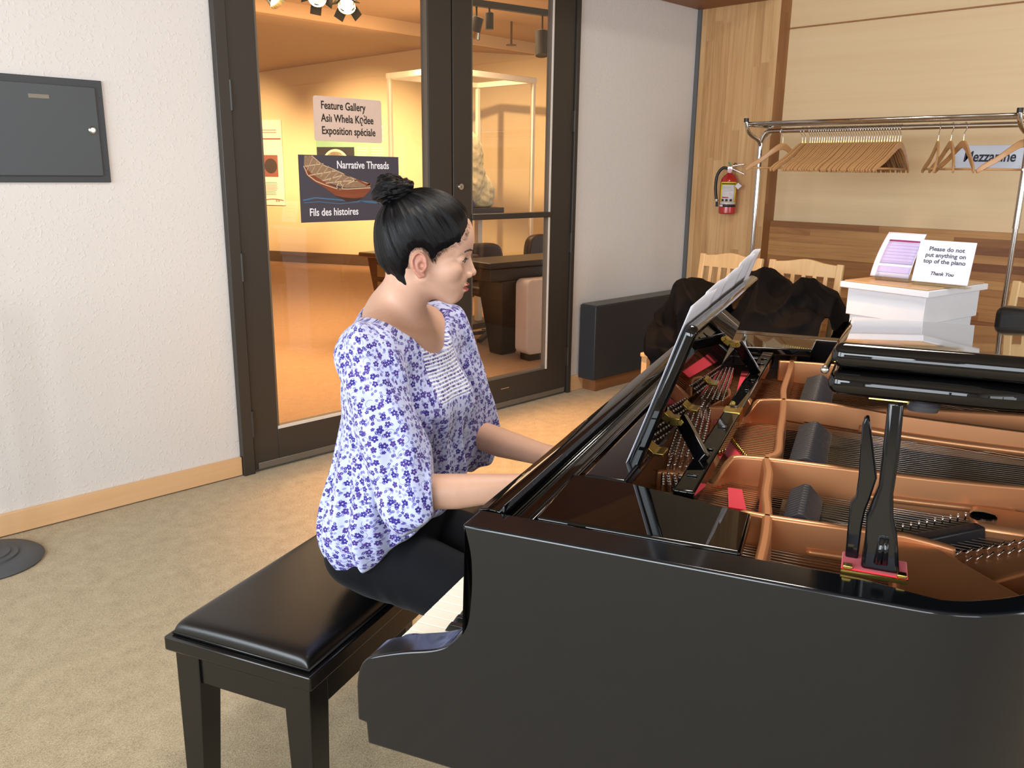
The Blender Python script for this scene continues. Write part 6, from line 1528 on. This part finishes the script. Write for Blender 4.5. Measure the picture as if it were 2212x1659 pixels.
def rot_uv(V, Q):
    P = V+OFF; ang = np.arctan2(P[:, 1]-0.657, -(P[:, 0]+0.47)); uv0 = np.stack([ang*0.155, P[:, 2]], 1)
    def arm_uv(sh, el, wr, ex):
        sh, el, wr = map(np.array, (sh, el, wr)); out = []
        ax = (el-sh)/np.linalg.norm(el-sh); e1 = np.cross(ax, [0, 0, 1.0]); e1 /= np.linalg.norm(e1); e2 = np.cross(ax, e1)
        q = P-sh; return np.stack([np.arctan2(q@e1, q@e2)*0.062+3*ex, q@ax+0.4], 1), np.linalg.norm(q-np.clip(q@ax, 0, 0.33)[:, None]*ax, axis=1)
    ur, dr_ = arm_uv(SHR, ELR, WRR, 1); ul, dl_ = arm_uv(SHL, ELL, WRL, 2)
    tor = torso_core(P.astype(np.float32)); tor = np.minimum(tor, d_ell(P.astype(np.float32), (-0.50, 0.65, 0.66), (0.12, 0.185, 0.13)))
    C = (V[Q].mean(1)+OFF); out = uv0[Q]
    wr_ = (dr_[Q].mean(1)-0.055) < tor[Q].mean(1); wl_ = (dl_[Q].mean(1)-0.055) < tor[Q].mean(1)
    wr_ &= C[:, 1] < 0.56; wl_ &= C[:, 1] > 0.76
    out[wr_] = ur[Q][wr_]; out[wl_] = ul[Q][wl_]
    # wrap-around faces
    for off in (0.155*2*PI, 0.062*2*PI):
        r = out[:, :, 0].max(1)-out[:, :, 0].min(1); bad = r > off*0.5
        b = out[bad]; mx = b[:, :, 0].max(1, keepdims=True); b[:, :, 0] = np.where(b[:, :, 0] < mx-off*0.5, b[:, :, 0]+off, b[:, :, 0]); out[bad] = b
    return out
def m_blouse(name, yoke=False):
    n = NT(name); uv = n.n('ShaderNodeUVMap'); uv.uv_map = 'uv'
    base = n.mix(n.noise(uv.outputs[0], 12, 3), srgb((180, 188, 226)), srgb((194, 200, 232)))
    wob = n.vmath('ADD', uv.outputs[0], n.vmath('SCALE', n.n('ShaderNodeTexNoise').outputs[1]))
    def layer(scale, seed, kind, R0, dens):
        v = n.n('ShaderNodeMapping'); n.l(uv.outputs[0], v.inputs[0]); v.inputs[1].default_value = (seed*3.7, seed*1.9, 0); v.inputs[3].default_value = (scale, scale, 1)
        vo = n.n('ShaderNodeTexVoronoi', voronoi_dimensions='2D'); n.l(v.outputs[0], vo.inputs['Vector']); vo.inputs['Scale'].default_value = 1.0; vo.inputs['Randomness'].default_value = 0.75
        dlt = n.vmath('SUBTRACT', v.outputs[0], vo.outputs['Position']); x = n.sep(dlt); cs = n.sep(vo.outputs['Color'])
        r = n.vmath('LENGTH', dlt); a = n.math('ADD', n.math('ARCTAN2', x[1], x[0]), n.math('MULTIPLY', cs[0], 6.28))
        on = n.math('LESS_THAN', cs[1], dens)
        if kind == 'flower':
            rad = n.math('MULTIPLY_ADD', n.math('POWER', n.math('ABSOLUTE', n.math('COSINE', n.math('MULTIPLY', a, 2.5))), 0.6), R0*0.5, R0*0.5)
            m_ = n.math('LESS_THAN', r, rad); hole = n.math('GREATER_THAN', r, R0*0.20); m_ = n.math('MULTIPLY', m_, hole)
        elif kind == 'leaf':
            rx = n.math('MULTIPLY', r, n.math('COSINE', a)); ry = n.math('MULTIPLY', r, n.math('SINE', a))
            w_ = n.math('SUBTRACT', R0*0.5, n.math('MULTIPLY', n.math('MULTIPLY', rx, rx), 0.5/R0)); m_ = n.math('LESS_THAN', n.math('ABSOLUTE', ry), w_)
            vein = n.math('GREATER_THAN', n.math('ABSOLUTE', ry), R0*0.07); m_ = n.math('MULTIPLY', m_, vein)
        else:
            aa = n.math('ABSOLUTE', n.math('SUBTRACT', n.math('MODULO', n.math('ADD', a, 12.566), 6.2832), 3.1416))
            m_ = n.math('MULTIPLY', n.math('LESS_THAN', n.math('ABSOLUTE', n.math('SUBTRACT', r, R0)), 0.022), n.math('LESS_THAN', aa, 1.7))
        return n.math('MULTIPLY', m_, on), cs[2]
    m1, c1 = layer(54, 1, 'flower', 0.33, 0.78); m2, c2 = layer(74, 2, 'leaf', 0.34, 0.85); m3, c3 = layer(84, 5, 'leaf', 0.33, 0.75); m4, c4 = layer(44, 3, 'stem', 0.30, 0.9); m5, c5 = layer(88, 7, 'flower', 0.30, 0.3)
    blue = n.mix(c1, srgb((46, 38, 128)), srgb((78, 54, 132))); b2 = n.mix(c2, srgb((54, 48, 136)), srgb((96, 82, 164)))
    col = n.mix(n.math('MULTIPLY', m4, 0.75), base, srgb((96, 88, 150)))
    col = n.mix(n.math('MULTIPLY', m3, 0.8), col, srgb((104, 96, 176))); col = n.mix(m2, col, b2); col = n.mix(m5, col, blue); col = n.mix(m1, col, blue)
    if yoke:
        x = n.sep(uv.outputs[0]); st = n.math('SINE', n.math('MULTIPLY', x[1], 900.0)); s2 = n.step(st, -0.1, 0.4)
        col = n.mix(n.math('MULTIPLY', s2, 0.75), col, srgb((246, 248, 252)))
    n.l(col, n.b.inputs['Base Color']); n.b.inputs['Roughness'].default_value = 0.75; n.b.inputs['Specular IOR Level'].default_value = 0.2
    n.b.inputs['Sheen Weight'].default_value = 0.2
    n.b.inputs['Subsurface Weight'].default_value = 0.15; n.b.inputs['Subsurface Radius'].default_value = (0.006, 0.006, 0.008); n.b.inputs['Subsurface Scale'].default_value = 1.0
    h = n.noise(n.coord(), 24, 3)
    if yoke: h = n.math('ADD', n.math('MULTIPLY', st, 0.3), h)
    n.bump(h, 0.35, 0.01); return n.m
M['blouse'] = m_blouse('floral_chiffon'); M['yoke'] = m_blouse('pintucked_floral', True)
def blm(C):
    P = C+OFF; r = np.zeros(len(P)); r[(P[:, 0] > -0.43) & (np.abs(P[:, 1]-0.657) < 0.068) & (P[:, 2] > 0.945)] = 1; return r
blouse = sdf_object('blouse', blouse_sdf, hb(-0.14, 0.40, 0.0030), hb(-0.30, 0.32, 0.0030), axis_steps([(0.50, 0.0030), 1.16]), [M['blouse'], M['yoke']], person, relax=2, matfn=blm, uvfn=rot_uv)
blouse['label'] = 'white blouse with small blue flowers'
# ---- trousers and shoes
M['trouser'] = pmat('black_trousers', (12, 13, 18), rough=0.8, spec=0.12, var=0.15, vs=30, bump=0.15, bs=200, sheen=0.05)
def tro_sdf(P):
    P = P+OFF
    d = d_ell(P, (-0.505, 0.657, 0.592), (0.125, 0.172, 0.090)); d = smin(d, d_ell(P, (-0.495, 0.657, 0.68), (0.113, 0.150, 0.105)), 0.04)
    for hp_, kn, an, toe in LEG:
        hp_ = np.array(hp_); kn = np.array(kn); an = np.array(an); m_ = hp_*0.5+kn*0.5
        d = smin(d, d_chain(P, [hp_+[0.02, 0, 0], m_+[0, 0, 0.006], kn, an+[0, 0, 0.01]], [0.084, 0.072, 0.055, 0.044]), 0.022)
    d = d-0.0016*tri_noise(P, 55, 2)-0.0012*np.sin(P[:, 0]*120+P[:, 2]*60)*np.exp(-((P[:, 0]+0.42)/0.05)**2)
    d = smax(d, 0.5035-P[:, 2]-np.clip(P[:, 0]+0.49, 0, 1)*3, 0.01)
    d = smax(d, 0.10-P[:, 2], 0.003)
    return d*0.9
sdf_object('trousers', tro_sdf, hb(-0.06, 0.60, 0.0045), hb(-0.22, 0.22, 0.0045), hb(0.07, 0.80, 0.0045), M['trouser'], person, relax=1)
M['shoe'] = pmat('black_shoe', (24, 22, 22), rough=0.4)
for hp_, kn, an, toe in LEG:
    def sh_sdf(P, an=an, toe=toe):
        P = P+OFF; a = np.array(an); a2 = np.array([a[0]-0.02, a[1], 0.05]); d = d_chain(P, [a2, np.array([toe[0], toe[1], 0.035])], [0.045, 0.038]); d = smin(d, d_cap(P, (a[0]-0.01, a[1], 0.06), (a[0]-0.005, a[1], 0.10), 0.045, 0.045), 0.02)
        return smax(d, 0.003-P[:, 2], 0.004)
    c = (np.array(an)+np.array(toe))/2-OFF
    sdf_object('shoe', sh_sdf, hb(c[0]-0.16, c[0]+0.16, 0.005), hb(c[1]-0.09, c[1]+0.09, 0.005), hb(0.0, 0.17, 0.005), M['shoe'], person)
# nails
for ch in (HR, HL_):
    for pts, rs in ch:
        a = Vector(pts[-2]); b = Vector(pts[-1]); d_ = (b-a).normalized(); up = Vector((0.6, 0, 0.8)); up = (up-d_*up.dot(d_)).normalized()
        MB().sphere(b+up*rs[-1]*0.78-d_*0.001-Vector(OFF), 0.0042, 10, 6, (1, 1, 0.6)).build('fingernail', M['nail'], person, smooth=True)
